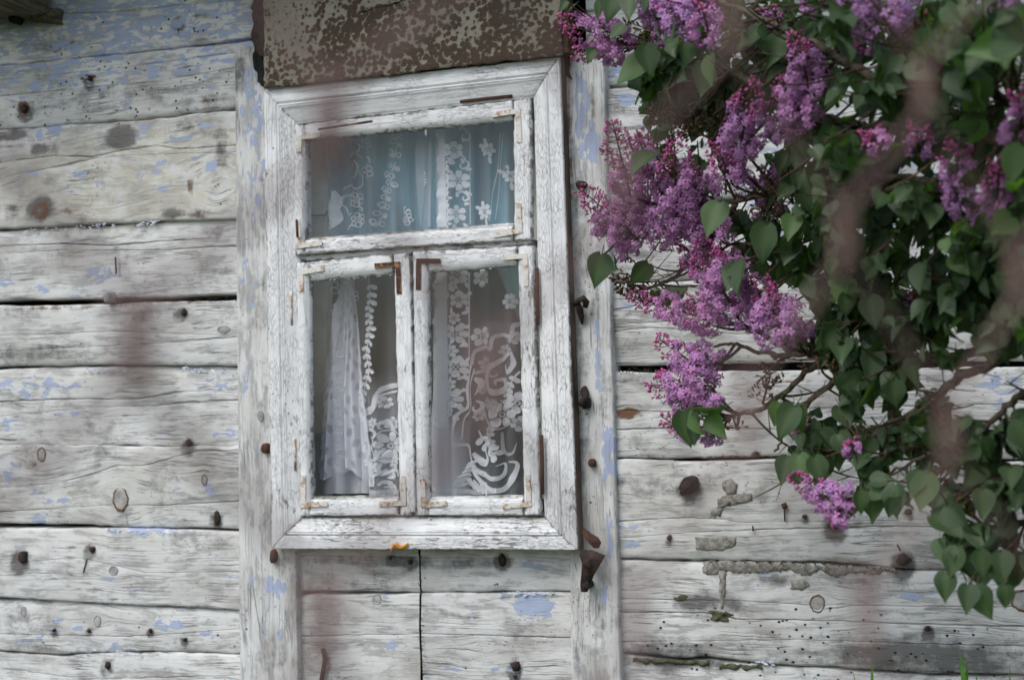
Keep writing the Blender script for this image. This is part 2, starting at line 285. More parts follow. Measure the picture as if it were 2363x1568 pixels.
blots('dark', (22, 312, 42, 16, .9), (280, 315, 42, 28, 1.2), (107, 345, 38, 20, .7), (98, 482, 34, 30, 1.0), (30, 490, 24, 18, .6), (118, 420, 16, 12, .5), (511, 320, 18, 34, .6), (420, 295, 34, 12, .6), (400, 493, 30, 15, .8), (465, 495, 30, 14, .6), (515, 370, 22, 36, .6), (490, 230, 40, 16, .6),
      (155, 82, 34, 16, .4), (405, 60, 18, 24, .8), (460, 35, 26, 10, .7), (340, 76, 16, 8, .6), (129, 108, 70, 14, .7), (250, 225, 250, 30, .35), (120, 590, 200, 40, .2), (280, 610, 25, 60, .25), (500, 620, 40, 30, .35), (480, 540, 80, 20, .35), (60, 715, 140, 14, .4), (60, 822, 120, 26, .5), (330, 745, 60, 40, .25), (80, 1130, 160, 26, .2),
      (240, 1060, 40, 40, .35), (60, 1490, 80, 20, .3), (300, 1500, 260, 24, .25), (20, 1390, 60, 14, .3), (1480, 1120, 80, 34, .5), (1600, 1050, 140, 10, .3), (1650, 1395, 90, 30, .6), (1600, 1380, 60, 22, .4), (1540, 1520, 120, 40, .6), (1900, 1500, 500, 60, .28), (2150, 1520, 240, 50, .6), (1790, 1330, 400, 26, .35),
      (740, 1355, 200, 16, .4), (820, 1300, 160, 60, .22), (1000, 1295, 300, 14, .45), (1050, 1400, 120, 30, .25), (1440, 1320, 30, 20, .4), (2000, 1290, 300, 16, .2), (1470, 880, 60, 20, .5), (1460, 600, 60, 160, .35), (1420, 300, 40, 80, .4), (2100, 1090, 160, 20, .35))
blots('brown', (98, 490, 22, 24, .62), (445, 428, 12, 22, .75), (455, 412, 14, 8, .5), (160, 488, 22, 12, .5), (465, 495, 20, 9, .5), (205, 180, 22, 9, .8), (52, 250, 18, 15, .9), (470, 228, 22, 8, .6), (240, 705, 300, 8, .5), (420, 697, 130, 6, .5), (1470, 245, 60, 40, .35), (1440, 716, 30, 8, .45), (1540, 745, 30, 8, .4),
      (1610, 986, 120, 6, .6), (1700, 1055, 160, 6, .65), (1450, 953, 34, 12, .75), (60, 1070, 60, 10, .4), (290, 1185, 8, 40, .5), (740, 1372, 60, 6, .4), (2110, 1540, 60, 30, .4), (2250, 1475, 120, 40, .3), (478, 1120, 22, 18, .4), (2340, 1510, 60, 30, .4), (1800, 880, 90, 10, .5))
blots('cream', (300, 400, 320, 120, .8), (400, 300, 200, 26, .5), (400, 1090, 200, 60, .25), (200, 1160, 260, 40, .3), (200, 870, 360, 20, .3), (1700, 1140, 260, 96, .26), (1600, 1000, 260, 40, .25), (300, 1240, 300, 30, .2))
blots('holes', (300, 220, 360, 80, .30), (300, 60, 360, 60, .18), (1900, 1490, 560, 90, .34), (1000, 1400, 300, 160, .12), (300, 1480, 300, 50, .14))
def blotw(items):
    out = []
    for px, py, rx, ry, s in items:
        c = P(px, py); a = P(px+rx, py); b = P(px, py+ry); out.append((c[0], c[2], abs(a[0]-c[0]), abs(b[2]-c[2]), s))
    return out
KNOTS = ((96, 1048, 14, 19), (278, 1150, 24, 32), (472, 1107, 9, 13), (262, 1315, 14, 12), (55, 1410, 9, 14), (225, 1432, 11, 15), (1452, 953, 13, 12), (1886, 1392, 17, 19), (2358, 1385, 22, 22), (870, 1382, 12, 13), (516, 760, 18, 9), (250, 420, 30, 40), (60, 440, 24, 30), (510, 430, 20, 40), (100, 310, 14, 16), (1760, 1120, 16, 14), (1120, 1500, 20, 16))
NAILS = ((422, 719, 8, 1.1), (433, 1021, 9, 1), (498, 1195, 8, 2.2), (50, 1284, 12, 1.5), (210, 1267, 8, 1.05), (246, 1535, 9, 1), (2083, 1291, 14, 1), (1157, 1292, 9, 1.5), (1187, 1537, 10, 1.3), (205, 180, 7, 1.1), (52, 250, 10, 1), (1187, 1560, 5, .8), (345, 1455, 5, 1), (122, 1454, 5, 1), (203, 1455, 5, 1), (425, 1475, 5, .8), (1925, 1207, 14, .8), (2140, 1450, 6, .8), (1745, 1045, 5, .8), (2095, 1180, 7, 1), (1856, 1192, 5, 1), (1544, 1240, 5, 1.2), (660, 1300, 5, 1.4), (900, 1288, 5, 1), (945, 1296, 6, 1), (1590, 1120, 14, 1))
for x_, y_, r_, e_ in NAILS: blots('dark', (x_+2, y_+r_*.9, r_*2.1, r_*2.6, .9)); blots('brown', (x_, y_+r_*.5, r_*1.5, r_*2.2, .42))
BLW = {k: blotw(v) for k, v in BL.items()}
def blot_attrs(X, Z):
    res = {}
    for k, items in BLW.items():
        a = np.zeros_like(X)
        for cx, cz, rx, rz, s in items:
            d = 1 - ((X-cx)/rx/1.25)**2 - ((Z-cz)/rz/1.25)**2
            a = np.maximum(a, s*np.clip(d*1.6, 0, 1)) if k != 'dark' else a + 1.15*s*np.clip(d*1.2, 0, 1)
        res[k] = a
    gz = np.zeros_like(X)
    for px, py, rx, ry in KNOTS:
        c = P(px, py); rx *= .00105*3.6; ry *= .00105*2.2; gz -= .8*(Z-c[2])*np.exp(-((X-c[0])/rx)**2-((Z-c[2])/ry)**2)
    res['gz'] = gz
    return res
def line(pts):
    w = [P(x, y) for x, y in pts]; xs = np.array([a[0] for a in w]); zs = np.array([a[2] for a in w])
    return lambda X: np.interp(X, xs, zs)
def widths(pts):     # (px, width in px) along a line near py
    xs = np.array([P(a[0], a[2] if len(a) > 2 else 780)[0] for a in pts]); ws = np.array([a[1] for a in pts])*.00105
    return lambda X: np.interp(X, xs, ws)

wall = empty('log_wall', (-1.3, 0, 0)); tag(wall, 'weathered horizontal log wall with peeling white and blue paint', 'wall')
SEED = [0]; LOGV = []
def make_log(x0, x1, top, bot, gt, gb, cracks, y0=0.0, bulge=.006, mat='log', tiltz=0.0):
    SEED[0] += 1; sd_ = SEED[0]*7.7
    n = max(8, int((x1-x0)/.011)); X = np.linspace(x0, x1, n); zt = top(X) - gt(X)/2; zb = bot(X) + gb(X)/2
    zt = zt + .0035*vnoise(X*40, sd_) + .004*vnoise(X*9, sd_+3); zb = zb + .0035*vnoise(X*43, sd_+9) + .004*vnoise(X*8, sd_+5)
    seams = [(zt, None)]
    for ln, wd in sorted(cracks, key=lambda c: -float(np.mean(c[0](X)))):
        zc = ln(X) + .0022*vnoise(X*55, sd_+20) + .0015*vnoise(X*130, sd_+30)
        seams.append((np.clip(zc, zb+.012, zt-.012), np.maximum(wd(X)*(.75+.9*vnoise(X*30, sd_+11)), .0002)))
    seams.append((zb, None)); rows = []
    rr = .0055; bulge *= .55
    rows += [(zt, np.full(n, .09)), (zt, np.full(n, rr)), (zt-.0020, np.full(n, rr*.35)), (zt-.0055, np.full(n, .0006))]
    for i in range(len(seams)-1):
        (a, wa), (b, wb) = seams[i], seams[i+1]
        A = a - (.010 if wa is None else wa/2+.002); B = b + (.010 if wb is None else wb/2+.002)
        if wa is not None:
            rows += [(a - wa/2, np.full(n, .0004)), ]
        k = max(3, int(np.mean(A-B)/.012))
        for j in range(k+1): rows.append((A+(B-A)*j/k, np.zeros(n)))
        if wb is not None:
            rows += [(b + wb/2, np.full(n, .0004)), (b + wb*.12, np.minimum(.016, wb*4)), (b - wb*.12, np.minimum(.016, wb*4))]
    rows += [(zb+.0055, np.full(n, .0006)), (zb+.0020, np.full(n, rr*.35)), (zb, np.full(n, rr)), (zb, np.full(n, .09))]
    V = []; XX = []; ZZ = []
    for z, y in rows:
        t = (z-zb)/(zt-zb+1e-6); yy = y + y0 + tiltz*(t-.5) - bulge*(1-(2*t-1)**2) + .006*vnoise(X*3.1+sd_, z*14) + .0025*vnoise(X*12+sd_, z*60)
        V.append(np.stack([X, yy, z], 1)); XX.append(X); ZZ.append(z)
    V = np.concatenate(V); XX = np.concatenate(XX); ZZ = np.concatenate(ZZ); F = []
    for i in range(len(rows)-1):
        for j in range(n-1):
            a = i*n+j; F.append((a, a+1, a+n+1, a+n)[::-1])
    LOGV.append(V)
    return mesh('log', V, F, M[mat], wall, True, blot_attrs(XX, ZZ))
c0 = lambda v: (lambda X: np.full_like(X, v*.00105))
XL0, XL1 = -3.7, P(600, 700)[0]
Ls = [([(0, -190), (578, -240)], c0(4)), ([(0, 151), (173, 134), (294, 121), (434, 107), (537, 96), (578, 90)], widths([(0, 3), (170, 2), (294, 4), (450, 5), (520, 9), (578, 8)])),
      ([(0, 297), (74, 293), (221, 281), (313, 274), (405, 265), (478, 257), (539, 250), (580, 245)], widths([(0, 4), (200, 3), (300, 6), (420, 9), (545, 7)])),
      ([(0, 530), (74, 526), (184, 521), (313, 515), (405, 510), (544, 505)], widths([(0, 5), (50, 4), (90, 2), (300, 3), (400, 1), (550, 1)])),
      ([(0, 699), (221, 695), (368, 691), (548, 685)], widths([(0, 17), (300, 13), (420, 16), (548, 18)])),
      ([(0, 848), (55, 845), (221, 843), (331, 843), (548, 845)], widths([(0, 9), (60, 6), (120, 2), (330, 2.5), (548, 3)])),
      ([(0, 1025), (221, 1027), (552, 1029)], widths([(0, 2), (300, 1), (552, 1.5)])),
      ([(0, 1212), (110, 1212), (221, 1215), (287, 1216), (441, 1219), (552, 1223)], widths([(0, 13), (150, 11), (210, 6), (300, 3), (552, 6)])),
      ([(0, 1379), (147, 1386), (294, 1394), (557, 1407)], widths([(0, 6), (147, 4), (300, 2), (557, 2)])),
      ([(0, 1502), (147, 1512), (294, 1502), (557, 1510)], widths([(0, 3), (150, 5), (300, 3), (557, 2.5)])),
      ([(0, 1700), (557, 1715)], c0(5)), ([(0, 1900), (557, 1915)], c0(5)), ([(0, 2120), (557, 2140)], c0(5)), ([(0, 2360), (557, 2380)], c0(5))]
Lc = {0: [([(129, 30), (268, 26), (405, 11), (578, -4)], [(100, 0), (140, 2), (268, 2.5), (420, 3), (520, 0)]), ([(0, 52), (578, 20)], [(0, 0), (578, 0)])],
      1: [([(0, 222), (180, 204), (360, 188), (539, 157)], [(0, 2.5), (120, 1), (300, 1.5), (400, 1), (545, 1.5)]), ([(0, 185), (250, 160), (539, 122)], [(0, 0), (200, 0), (380, 1.5), (545, 2)])],
      2: [([(0, 376), (37, 371), (125, 360), (217, 362), (294, 346), (364, 336), (420, 345), (541, 336)], [(0, 5), (40, 1), (60, 4), (120, 3), (150, .5), (180, 4), (250, 5.5), (330, 4), (375, .5), (400, 3), (541, 4)]),
          ([(0, 415), (90, 393), (150, 382), (217, 366.5), (300, 360), (541, 352)], [(60, 0), (90, 3), (150, 4), (215, 3), (235, 0), (541, 0)])],
      3: [([(0, 567), (147, 562), (254, 566), (368, 556), (548, 546)], [(0, 4), (60, 3), (150, 4.5), (254, 4), (330, 4.5), (420, 3), (480, 1), (548, 1)]), ([(0, 585), (140, 577), (380, 577), (470, 570), (548, 567)], [(60, 0), (100, 1.5), (170, 1), (360, 1), (430, 3), (548, 5)])],
      4: [([(0, 774), (150, 770), (260, 764), (548, 775)], [(0, 1), (120, 2), (240, 2), (320, 1.5), (548, .5)]), ([(0, 810), (330, 795), (548, 778)], [(250, 0), (330, 1), (450, 1), (548, 2)])],
      5: [([(0, 926), (147, 920), (313, 920), (405, 905), (548, 899)], [(0, 5), (120, 4), (230, 3), (313, 4), (400, 2.5), (430, 0)]), ([(0, 960), (240, 938), (357, 935), (430, 928), (552, 922)], [(220, 0), (300, 1.5), (380, 2.5), (430, 4), (552, 5)])],
      6: [([(0, 1125), (147, 1112), (221, 1090), (276, 1072), (331, 1074), (405, 1054), (467, 1037), (552, 1035)], [(60, 0), (147, 2), (221, 3), (276, 2), (331, 1.5), (405, 2.5), (467, 2), (500, 0)]), ([(0, 1180), (260, 1164), (380, 1165), (552, 1155)], [(0, 3), (120, 2), (200, 0), (330, 2), (400, 4), (470, 2), (552, 4)])],
      7: [([(0, 1300), (190, 1285), (340, 1320), (557, 1318)], [(120, 0), (190, 1.2), (260, 1.5), (340, 1), (557, .5)])], 8: [([(0, 1462), (300, 1468), (557, 1450)], [(0, .5), (150, 2), (300, 2.5), (420, 1.5), (557, 1)])], 9: [([(0, 1540), (200, 1566), (557, 1556)], [(0, .5), (300, 2), (557, 1)])]}
depths = [.010, .004, -.004, .003, -.006, .006, -.002, -.006, .003, -.003, .002, 0, .004]
for i in range(len(Ls)-1):
    cr = [(line(a), widths(b)) for a, b in Lc.get(i, [])]
    make_log(XL0, XL1, line(Ls[i][0]), line(Ls[i+1][0]), Ls[i][1], Ls[i+1][1], cr, depths[i], .008 if i in (1, 2, 4) else .005, tiltz=(-.012 if i in (1, 4, 6) else .004))
XR0, XR1 = P(1372, 800)[0], 1.6
Rs = [([(1396, -260), (2363, -560)], c0(5)), ([(1396, 20), (1700, -30), (2363, -130)], c0(6)), ([(1396, 203), (1500, 192), (1700, 172), (2000, 140), (2363, 100)], widths([(1396, 12), (1460, 10), (1600, 7), (2363, 6)])),
      ([(1405, 490), (1700, 458), (2363, 395)], widths([(1405, 6), (2363, 7)])), ([(1412, 655), (1900, 632), (2363, 605)], c0(2)), ([(1419, 850), (1504, 850), (1585, 847), (1902, 843), (2363, 838)], widths([(1419, 13), (1500, 17), (1700, 16), (2363, 13)])),
      ([(1421, 1058), (1519, 1059), (1629, 1060), (1832, 1056), (2363, 1062)], widths([(1421, 2), (1600, 3), (1760, 5), (2363, 5)])), ([(1432, 1288), (1553, 1293), (1672, 1295), (1904, 1298), (2082, 1313), (2363, 1318)], widths([(1432, 4), (1600, 4), (1904, 6), (2082, 4), (2363, 4)])),
      ([(1438, 1507), (1574, 1521), (1634, 1516), (1773, 1534), (1904, 1538), (1981, 1545), (2150, 1556), (2363, 1558)], widths([(1438, 5), (1574, 7), (1700, 5), (2000, 6), (2363, 5)])), ([(1438, 1700), (2363, 1770)], c0(5)), ([(1438, 1930), (2363, 2020)], c0(5)), ([(1438, 2180), (2363, 2300)], c0(5)), ([(1438, 2420), (2363, 2560)], c0(5))]
Rc = {1: [([(1396, 110), (2363, -10)], [(1396, 2), (1700, 1), (2363, 2)])], 2: [([(1400, 330), (1800, 290), (2363, 230)], [(1396, 3), (1700, 2), (2363, 3)])],
      4: [([(1412, 716), (1490, 702), (1700, 705), (2363, 690)], [(1412, 3), (1470, 2), (1560, 0), (1900, 2), (2363, 3)]), ([(1416, 748), (1600, 738), (2363, 720)], [(1412, 2.5), (1600, 2), (1800, 1), (2363, 2)]), ([(1416, 764), (1500, 755), (1700, 770), (2363, 765)], [(1412, 2.5), (1500, 2), (1700, 1), (2363, 1)])],
      5: [([(1419, 990), (1519, 988), (1610, 986), (1832, 990), (2363, 985)], [(1419, 3), (1530, 2.5), (1600, 2), (1800, 3), (2363, 2)]), ([(1419, 945), (1560, 950), (2363, 930)], [(1419, 1.5), (1560, 1), (2363, 1)])],
      6: [([(1428, 1202), (1574, 1193), (1655, 1195), (1720, 1205), (2363, 1195)], [(1428, 4), (1500, 2), (1655, 2), (1740, 0), (2363, 0)]), ([(1440, 1240), (1607, 1226), (1722, 1222), (1904, 1217), (2015, 1214), (2363, 1212)], [(1560, 0), (1620, 1.5), (1722, 2.5), (1904, 3), (2100, 3), (2363, 3)])],
      7: [([(1435, 1411), (1634, 1413), (1705, 1428), (1904, 1431), (2082, 1437), (2363, 1445)], [(1435, 3), (1634, 3), (1700, 3.5), (1904, 2), (2082, 4), (2363, 4.5)]), ([(1435, 1380), (1700, 1385), (1860, 1395), (1990, 1396), (2363, 1400)], [(1435, 2), (1600, 1.5), (1860, 1), (2363, 1.5)]), ([(1438, 1480), (1850, 1475), (2363, 1490)], [(1850, 0), (2080, 2), (2363, 3)])]}
rdep = [.006, .004, -.004, .002, .003, -.002, -.004, .002, .006, 0, 0, .003]
for i in range(len(Rs)-1):
    cr = [(line(a), widths(b)) for a, b in Rc.get(i, [])]
    make_log(XR0, XR1, line(Rs[i][0]), line(Rs[i+1][0]), Rs[i][1], Rs[i+1][1], cr, rdep[i], .007, tiltz=(-.010 if i in (1, 4, 6) else .003))
# short logs under the window, in two lengths either side of an upright joint
for xa, xb, pts in ((P(660, 1400)[0], P(968, 1420)[0], (690, 966)), (P(973, 1420)[0], P(1330, 1400)[0], (978, 1282))):
    a_, b_ = pts; sl_ = lambda y0, y1: line([(690, y0), (1280, y1)])
    make_log(xa, xb, sl_(1190, 1190), sl_(1368, 1365), c0(3), widths([(690, 8, 1366), (900, 6, 1366), (1000, 2, 1366), (1280, 3, 1366)]), [(line([(690, 1280), (964, 1286), (1276, 1290)]), widths([(690, 2), (850, 3), (1000, 3), (1276, 2.5)]))], .004, .004)
    make_log(xa, xb, sl_(1368, 1365), sl_(1640, 1645), widths([(690, 8, 1366), (900, 6, 1366), (1000, 2, 1366), (1280, 3, 1366)]), c0(4), [(line([(690, 1467), (975, 1461), (1100, 1464), (1282, 1469)]), widths([(690, 2), (975, 1.5), (1180, 2.5), (1282, 3.5)]))], .0, .005)
    for y_ in (1640, 1900, 2160): make_log(xa, xb, sl_(y_, y_+4), sl_(y_+260, y_+264), c0(4), c0(4), [], .003, .004)

# ------------------------------------------------------------------ boards built from four corners
def quad_part(name, q, yf, yb, mat, parent, step=.012, r=.003, prof=None, jit=.0009, attr=None, und=.0012, rows=None, edge=1.0):
    """q: four pixels a, b, c, d; a-b is the first edge, d-c the opposite; front at yf, back at yb"""
    W = [P(x, y, yf) for x, y in q]; la = np.linalg.norm(W[1]-W[0]); lb = np.linalg.norm(W[3]-W[0]); SEED[0] += 1; s = SEED[0]*3.3
    nu = max(2, int(la/step)); nv = rows or max(2, int(lb/step))
    ease = lambda n, L: np.array([0, .3*r/L, r/L] + list(np.linspace(r/L, 1-r/L, n+1)[1:-1]) + [1-r/L, 1-.3*r/L, 1])
    U = ease(nu, la); Vv = ease(nv, lb); uu, vv = np.meshgrid(U, Vv)
    g = ((1-uu)*(1-vv))[..., None]*W[0] + (uu*(1-vv))[..., None]*W[1] + (uu*vv)[..., None]*W[2] + ((1-uu)*vv)[..., None]*W[3]
    def rnd_(t, L):
        d = np.minimum(t, 1-t)*L; return np.where(d < r, r*(1-np.sqrt(np.clip(1-(1-d/r)**2, 0, 1))), 0)
    y = yf + rnd_(uu, la)*.8 + rnd_(vv, lb) + und*vnoise(g[..., 0]*22+s, g[..., 2]*22) + jit*vnoise(g[..., 0]*120+s, g[..., 2]*120)
    if prof is not None: y = y + prof(vv)
    ex = edge*.0035*(np.minimum(np.minimum(uu, 1-uu)*la, np.minimum(vv, 1-vv)*lb) < r*1.1)
    g[..., 0] += ex*vnoise(g[..., 2]*70+s, g[..., 0]*70+5); g[..., 2] += ex*vnoise(g[..., 0]*70+s+8, g[..., 2]*70)
    g[..., 1] = y; nr, nc = g.shape[:2]; V = g.reshape(-1, 3); F = []
    for i in range(nr-1):
        for j in range(nc-1):
            a = i*nc+j; F.append((a, a+1, a+nc+1, a+nc))
    loop = [j for j in range(nc)] + [i*nc+nc-1 for i in range(1, nr)] + [(nr-1)*nc+j for j in range(nc-2, -1, -1)] + [i*nc for i in range(nr-2, 0, -1)]
    b = len(V); back = V[loop].copy(); back[:, 1] = yb; V = np.concatenate([V, back]); n = len(loop)
    for i in range(n): F.append((loop[i], b+i, b+(i+1) % n, loop[(i+1) % n]))
    nrm = np.cross(W[1]-W[0], W[3]-W[0])
    if nrm[1] > 0: F = [f[::-1] for f in F]
    at = blot_attrs(V[:, 0], V[:, 2]) if mat in (M['log'], M['board']) else {}
    edge_d = np.concatenate([np.minimum(np.minimum(uu, 1-uu)*la, np.minimum(vv, 1-vv)*lb).ravel(), np.zeros(n)])
    uf = np.concatenate([uu.ravel(), np.zeros(n)]); vf = np.concatenate([vv.ravel(), np.zeros(n)])
    if attr: at.update(attr(uf, vf, edge_d, V))
    return mesh(name, V, F, mat, parent, True, at)
def gauss(V, px, py, r, y=-.06):
    c = P(px, py, y); k = .00105*r; return np.exp(-((V[:, 0]-c[0])**2+(V[:, 2]-c[2])**2)/(k*k))

def board_attr(extra):
    def f(u, v, e, V):
        a = blot_attrs(V[:, 0], V[:, 2]); a = {k: x*0 for k, x in a.items()}
        for kind, px, py, rx, ry, s in extra:
            c = P(px, py, -.02); d = 1-((V[:, 0]-c[0])/(rx*.00105))**2-((V[:, 2]-c[2])/(ry*.00105))**2; a[kind] = np.maximum(a[kind], s*np.clip(d*1.5, 0, 1))
        return a
    return f
quad_part('casing_board', [(541, 108), (559, 2300), (702, 2300), (660, 108)], -.024, .05, M['board'], wall, .014, .004, attr=board_attr([('blue', 585, 250, 40, 160, .40), ('blue', 600, 420, 40, 160, .34), ('dark', 556, 180, 24, 80, .9), ('dark', 550, 240, 10, 60, .8), ('blue', 575, 620, 40, 120, .24), ('blue', 570, 880, 14, 80, .3), ('blue', 640, 1380, 50, 100, .3), ('blue', 575, 1350, 12, 120, .3),
          ('dark', 600, 700, 24, 140, .4), ('dark', 640, 1180, 40, 90, .5), ('dark', 620, 1500, 60, 80, .35), ('dark', 610, 930, 14, 120, .45), ('dark', 588, 1120, 40, 160, .35), ('brown', 608, 400, 12, 40, .7), ('dark', 662, 1300, 30, 26, .5), ('holes', 600, 1450, 90, 160, .2)]))
quad_part('casing_board', [(1300, 118), (1326, 2300), (1452, 2300), (1393, 118)], -.024, .05, M['board'], wall, .014, .004, attr=board_attr([('blue', 1345, 260, 22, 150, .5), ('blue', 1372, 330, 14, 60, .6), ('brown', 1312, 300, 18, 220, .45), ('brown', 1318, 600, 16, 200, .4), ('dark', 1335, 520, 22, 160, .5), ('dark', 1345, 760, 26, 140, .45), ('dark', 1340, 1010, 26, 180, .6), ('blue', 1385, 820, 9, 130, .6),
          ('blue', 1408, 1060, 22, 120, .5), ('dark', 1380, 700, 14, 50, .6), ('dark', 1395, 900, 20, 80, .4), ('blue', 1408, 1250, 16, 90, .5), ('blue', 1300, 1380, 16, 70, .5), ('blue', 1395, 1350, 10, 50, .5), ('dark', 1400, 1450, 30, 140, .5), ('dark', 1345, 1480, 30, 100, .3), ('dark', 1370, 240, 10, 60, .7), ('brown', 1305, 170, 20, 60, .6), ('holes', 1370, 700, 60, 800, .1)]))

# ------------------------------------------------------------------ the window
win = empty('window', tuple(P(980, 1270, -.03))); tag(win, 'old three-light wooden window in flaking white paint with rusty corner brackets', 'window')
YC = -.066
def casing_prof(v):   # 0 outer edge, 1 inner edge
    gv = lambda c, w: np.exp(-((v-c)/w)**2)
    p = .0016*0 + .006*gv(.43, .022) + .004*gv(.52, .020) + np.where(v > .56, .004+.014*(v-.56)/.44, 0) + .003*gv(.965, .02)
    return p
O = [(608, 207), (1291, 131), (1333, 1269), (627, 1266)]; I = [(678, 283), (1225, 222), (1250, 1193), (691, 1193)]
def wear(base, moss=0, **kw):
    def f(u, v, e, V):
        w = np.full(len(V), base) + .42*np.exp(-(e/.0045)**2) + .25*vnoise(V[:, 0]*9+base*50, V[:, 2]*9)
        d = {'wear': w, 'moss': moss*np.exp(-(v-1)**2/.02) if moss else np.zeros(len(V)), 'rust': np.zeros(len(V))}
        for px, py, r, s in kw.get('spots', ()): d['wear'] += s*gauss(V, px, py, r)
        for px, py, r, s in kw.get('rusts', ()): d['rust'] += s*gauss(V, px, py, r)
        return d
    return f
quad_part('casing_rail', [O[0], O[1], I[1], I[0]], YC, .02, M['wh'], win, .012, .003, casing_prof, edge=.25, attr=wear(-.02, spots=[(1130, 150, 40, .4), (850, 280, 60, .3)], rusts=[(1120, 232, 40, .3)]), rows=44)
quad_part('casing_stile', [O[1], O[2], I[2], I[1]], YC, .02, M['wv'], win, .012, .003, casing_prof, edge=.25, attr=wear(-.01, spots=[(1290, 900, 50, .3), (1300, 1150, 60, .4)]), rows=44)
quad_part('casing_rail', [O[3], O[2], I[2], I[3]], YC, .02, M['wh'], win, .012, .003, casing_prof, edge=.25, attr=wear(.10, .7, spots=[(760, 1205, 120, .3), (1000, 1260, 200, .15), (1180, 1240, 90, .3)]), rows=44)
quad_part('casing_stile', [O[0], O[3], I[3], I[0]], YC, .02, M['wv'], win, .012, .003, casing_prof, edge=.25, attr=wear(.0, spots=[(650, 950, 60, .3), (650, 1150, 60, .4), (630, 560, 50, .3)], rusts=[(606, 400, 22, .9)]), rows=44)
# bare side of the casing that the paint never reached
for a, b in ((O[1], O[2]),):
    V = [P(*a, YC+.008)+[.0045, 0, 0], P(*b, YC+.008)+[.0045, 0, 0]]; V += [np.array([V[1][0], -.012, V[1][2]]), np.array([V[0][0], -.012, V[0][2]])]; V += [v-[.006, 0, 0] for v in V]
    mesh('casing_side', V, [(0, 1, 2, 3), (7, 6, 5, 4), (0, 4, 5, 1), (1, 5, 6, 2), (2, 6, 7, 3), (3, 7, 4, 0)], M['side'], win, False)
def sash(outer, glass, name, wr, extra=()):
    S = empty('sash', tuple(P(*outer[3], -.05)-np.array(win.location))); S.parent = win; S.name = name
    o, g = outer, glass; yf, yb = -.057, -.034
    # stiles run full height, rails sit between them
    def mixp(a, b, t): return (a[0]+(b[0]-a[0])*t, a[1]+(b[1]-a[1])*t)
    tl = (g[0][0], o[0][1]+(o[1][1]-o[0][1])*(g[0][0]-o[0][0])/(o[1][0]-o[0][0])); tr = (g[1][0], o[0][1]+(o[1][1]-o[0][1])*(g[1][0]-o[0][0])/(o[1][0]-o[0][0]))
    bl = (g[3][0], o[3][1]+(o[2][1]-o[3][1])*(g[3][0]-o[3][0])/(o[2][0]-o[3][0])); br = (g[2][0], o[3][1]+(o[2][1]-o[3][1])*(g[2][0]-o[3][0])/(o[2][0]-o[3][0]))
    bev = lambda v: np.where(v > .68, .009*((v-.68)/.32), 0)           # putty bevel towards the pane
    kw = dict(extra) if extra else {}
    quad_part('stile', [o[0], o[3], bl, tl], yf, yb, M['wv'], S, .010, .003, bev, attr=wear(wr, **kw), rows=6, edge=.8, und=.0006)
    quad_part('stile', [o[1], o[2], br, tr], yf, yb, M['wv'], S, .010, .003, bev, attr=wear(wr, **kw), rows=6, edge=.8, und=.0006)
    e = 1.2
    quad_part('rail', [(tl[0]+e, tl[1]), (tr[0]-e, tr[1]), (g[1][0]-e, g[1][1]), (g[0][0]+e, g[0][1])], yf+.0015, yb, M['wh'], S, .010, .003, bev, attr=wear(wr+.06, **kw), rows=6, edge=.8, und=.0006)
    quad_part('rail', [(bl[0]+e, bl[1]), (br[0]-e, br[1]), (g[2][0]-e, g[2][1]), (g[3][0]+e, g[3][1])], yf+.0015, yb, M['wh'], S, .010, .003, bev, attr=wear(wr+.12, .8, **kw), rows=6, edge=.8, und=.0006)
    gy = -.0385; gq = [(g[0][0]-14, g[0][1]-12), (g[1][0]+14, g[1][1]-12), (g[2][0]+14, g[2][1]+12), (g[3][0]-14, g[3][1]+12)]; W = [P(*p, gy) for p in gq]; n = 24; V = []; gr = []
    for i in range(n+1):
        for j in range(n+1):
            u, v = j/n, i/n; p = (1-u)*(1-v)*W[0]+u*(1-v)*W[1]+u*v*W[2]+(1-u)*v*W[3]; V.append(p + [0, .0012*float(vnoise(p[0]*4, p[2]*4)), 0])
            ed = min(u, 1-u, v*1.3, (1-v)*.9); gr.append(.02*math.exp(-(ed/.10)**2)+.03*math.exp(-((1-v)/.12)**2))
    F = [(i*(n+1)+j, i*(n+1)+j+1, (i+1)*(n+1)+j+1, (i+1)*(n+1)+j) for i in range(n) for j in range(n)]
    mesh('pane', V, F, M['glass'], S, True, {'grime': np.array(gr)})
    return S
s1 = sash([(679, 289), (1223, 227), (1225, 551), (681, 588)], [(703, 322), (1182, 277), (1184, 513), (701, 548)], 'sash', .06, [('rusts', [(690, 330, 16, .55), (686, 520, 16, .6), (1200, 262, 10, .5), (1188, 330, 8, .5), (760, 306, 26, .42), (1120, 240, 40, .4), (1192, 500, 8, .45)])])
s2 = sash([(684, 606), (936, 583), (950, 1188), (693, 1190)], [(712, 648), (905, 631), (920, 1143), (714, 1145)], 'sash', .07, [('rusts', [(694, 640, 14, .55), (697, 1120, 18, .62), (925, 640, 10, .6), (930, 1130, 18, .6), (735, 614, 10, .5), (880, 1168, 26, .42), (924, 900, 10, .4)])])
s3 = sash([(952, 581), (1229, 566), (1246, 1188), (961, 1188)], [(986, 628), (1192, 613), (1207, 1142), (988, 1146)], 'sash', .05, [('rusts', [(968, 640, 10, .6), (975, 1120, 20, .62), (1220, 1120, 18, .62), (1214, 640, 12, .5), (1000, 1164, 24, .45), (1240, 900, 10, .45), (1232, 700, 10, .5)]), ('spots', [(1225, 680, 40, .5), (1215, 800, 30, .3), (1075, 1170, 70, -.3)])])
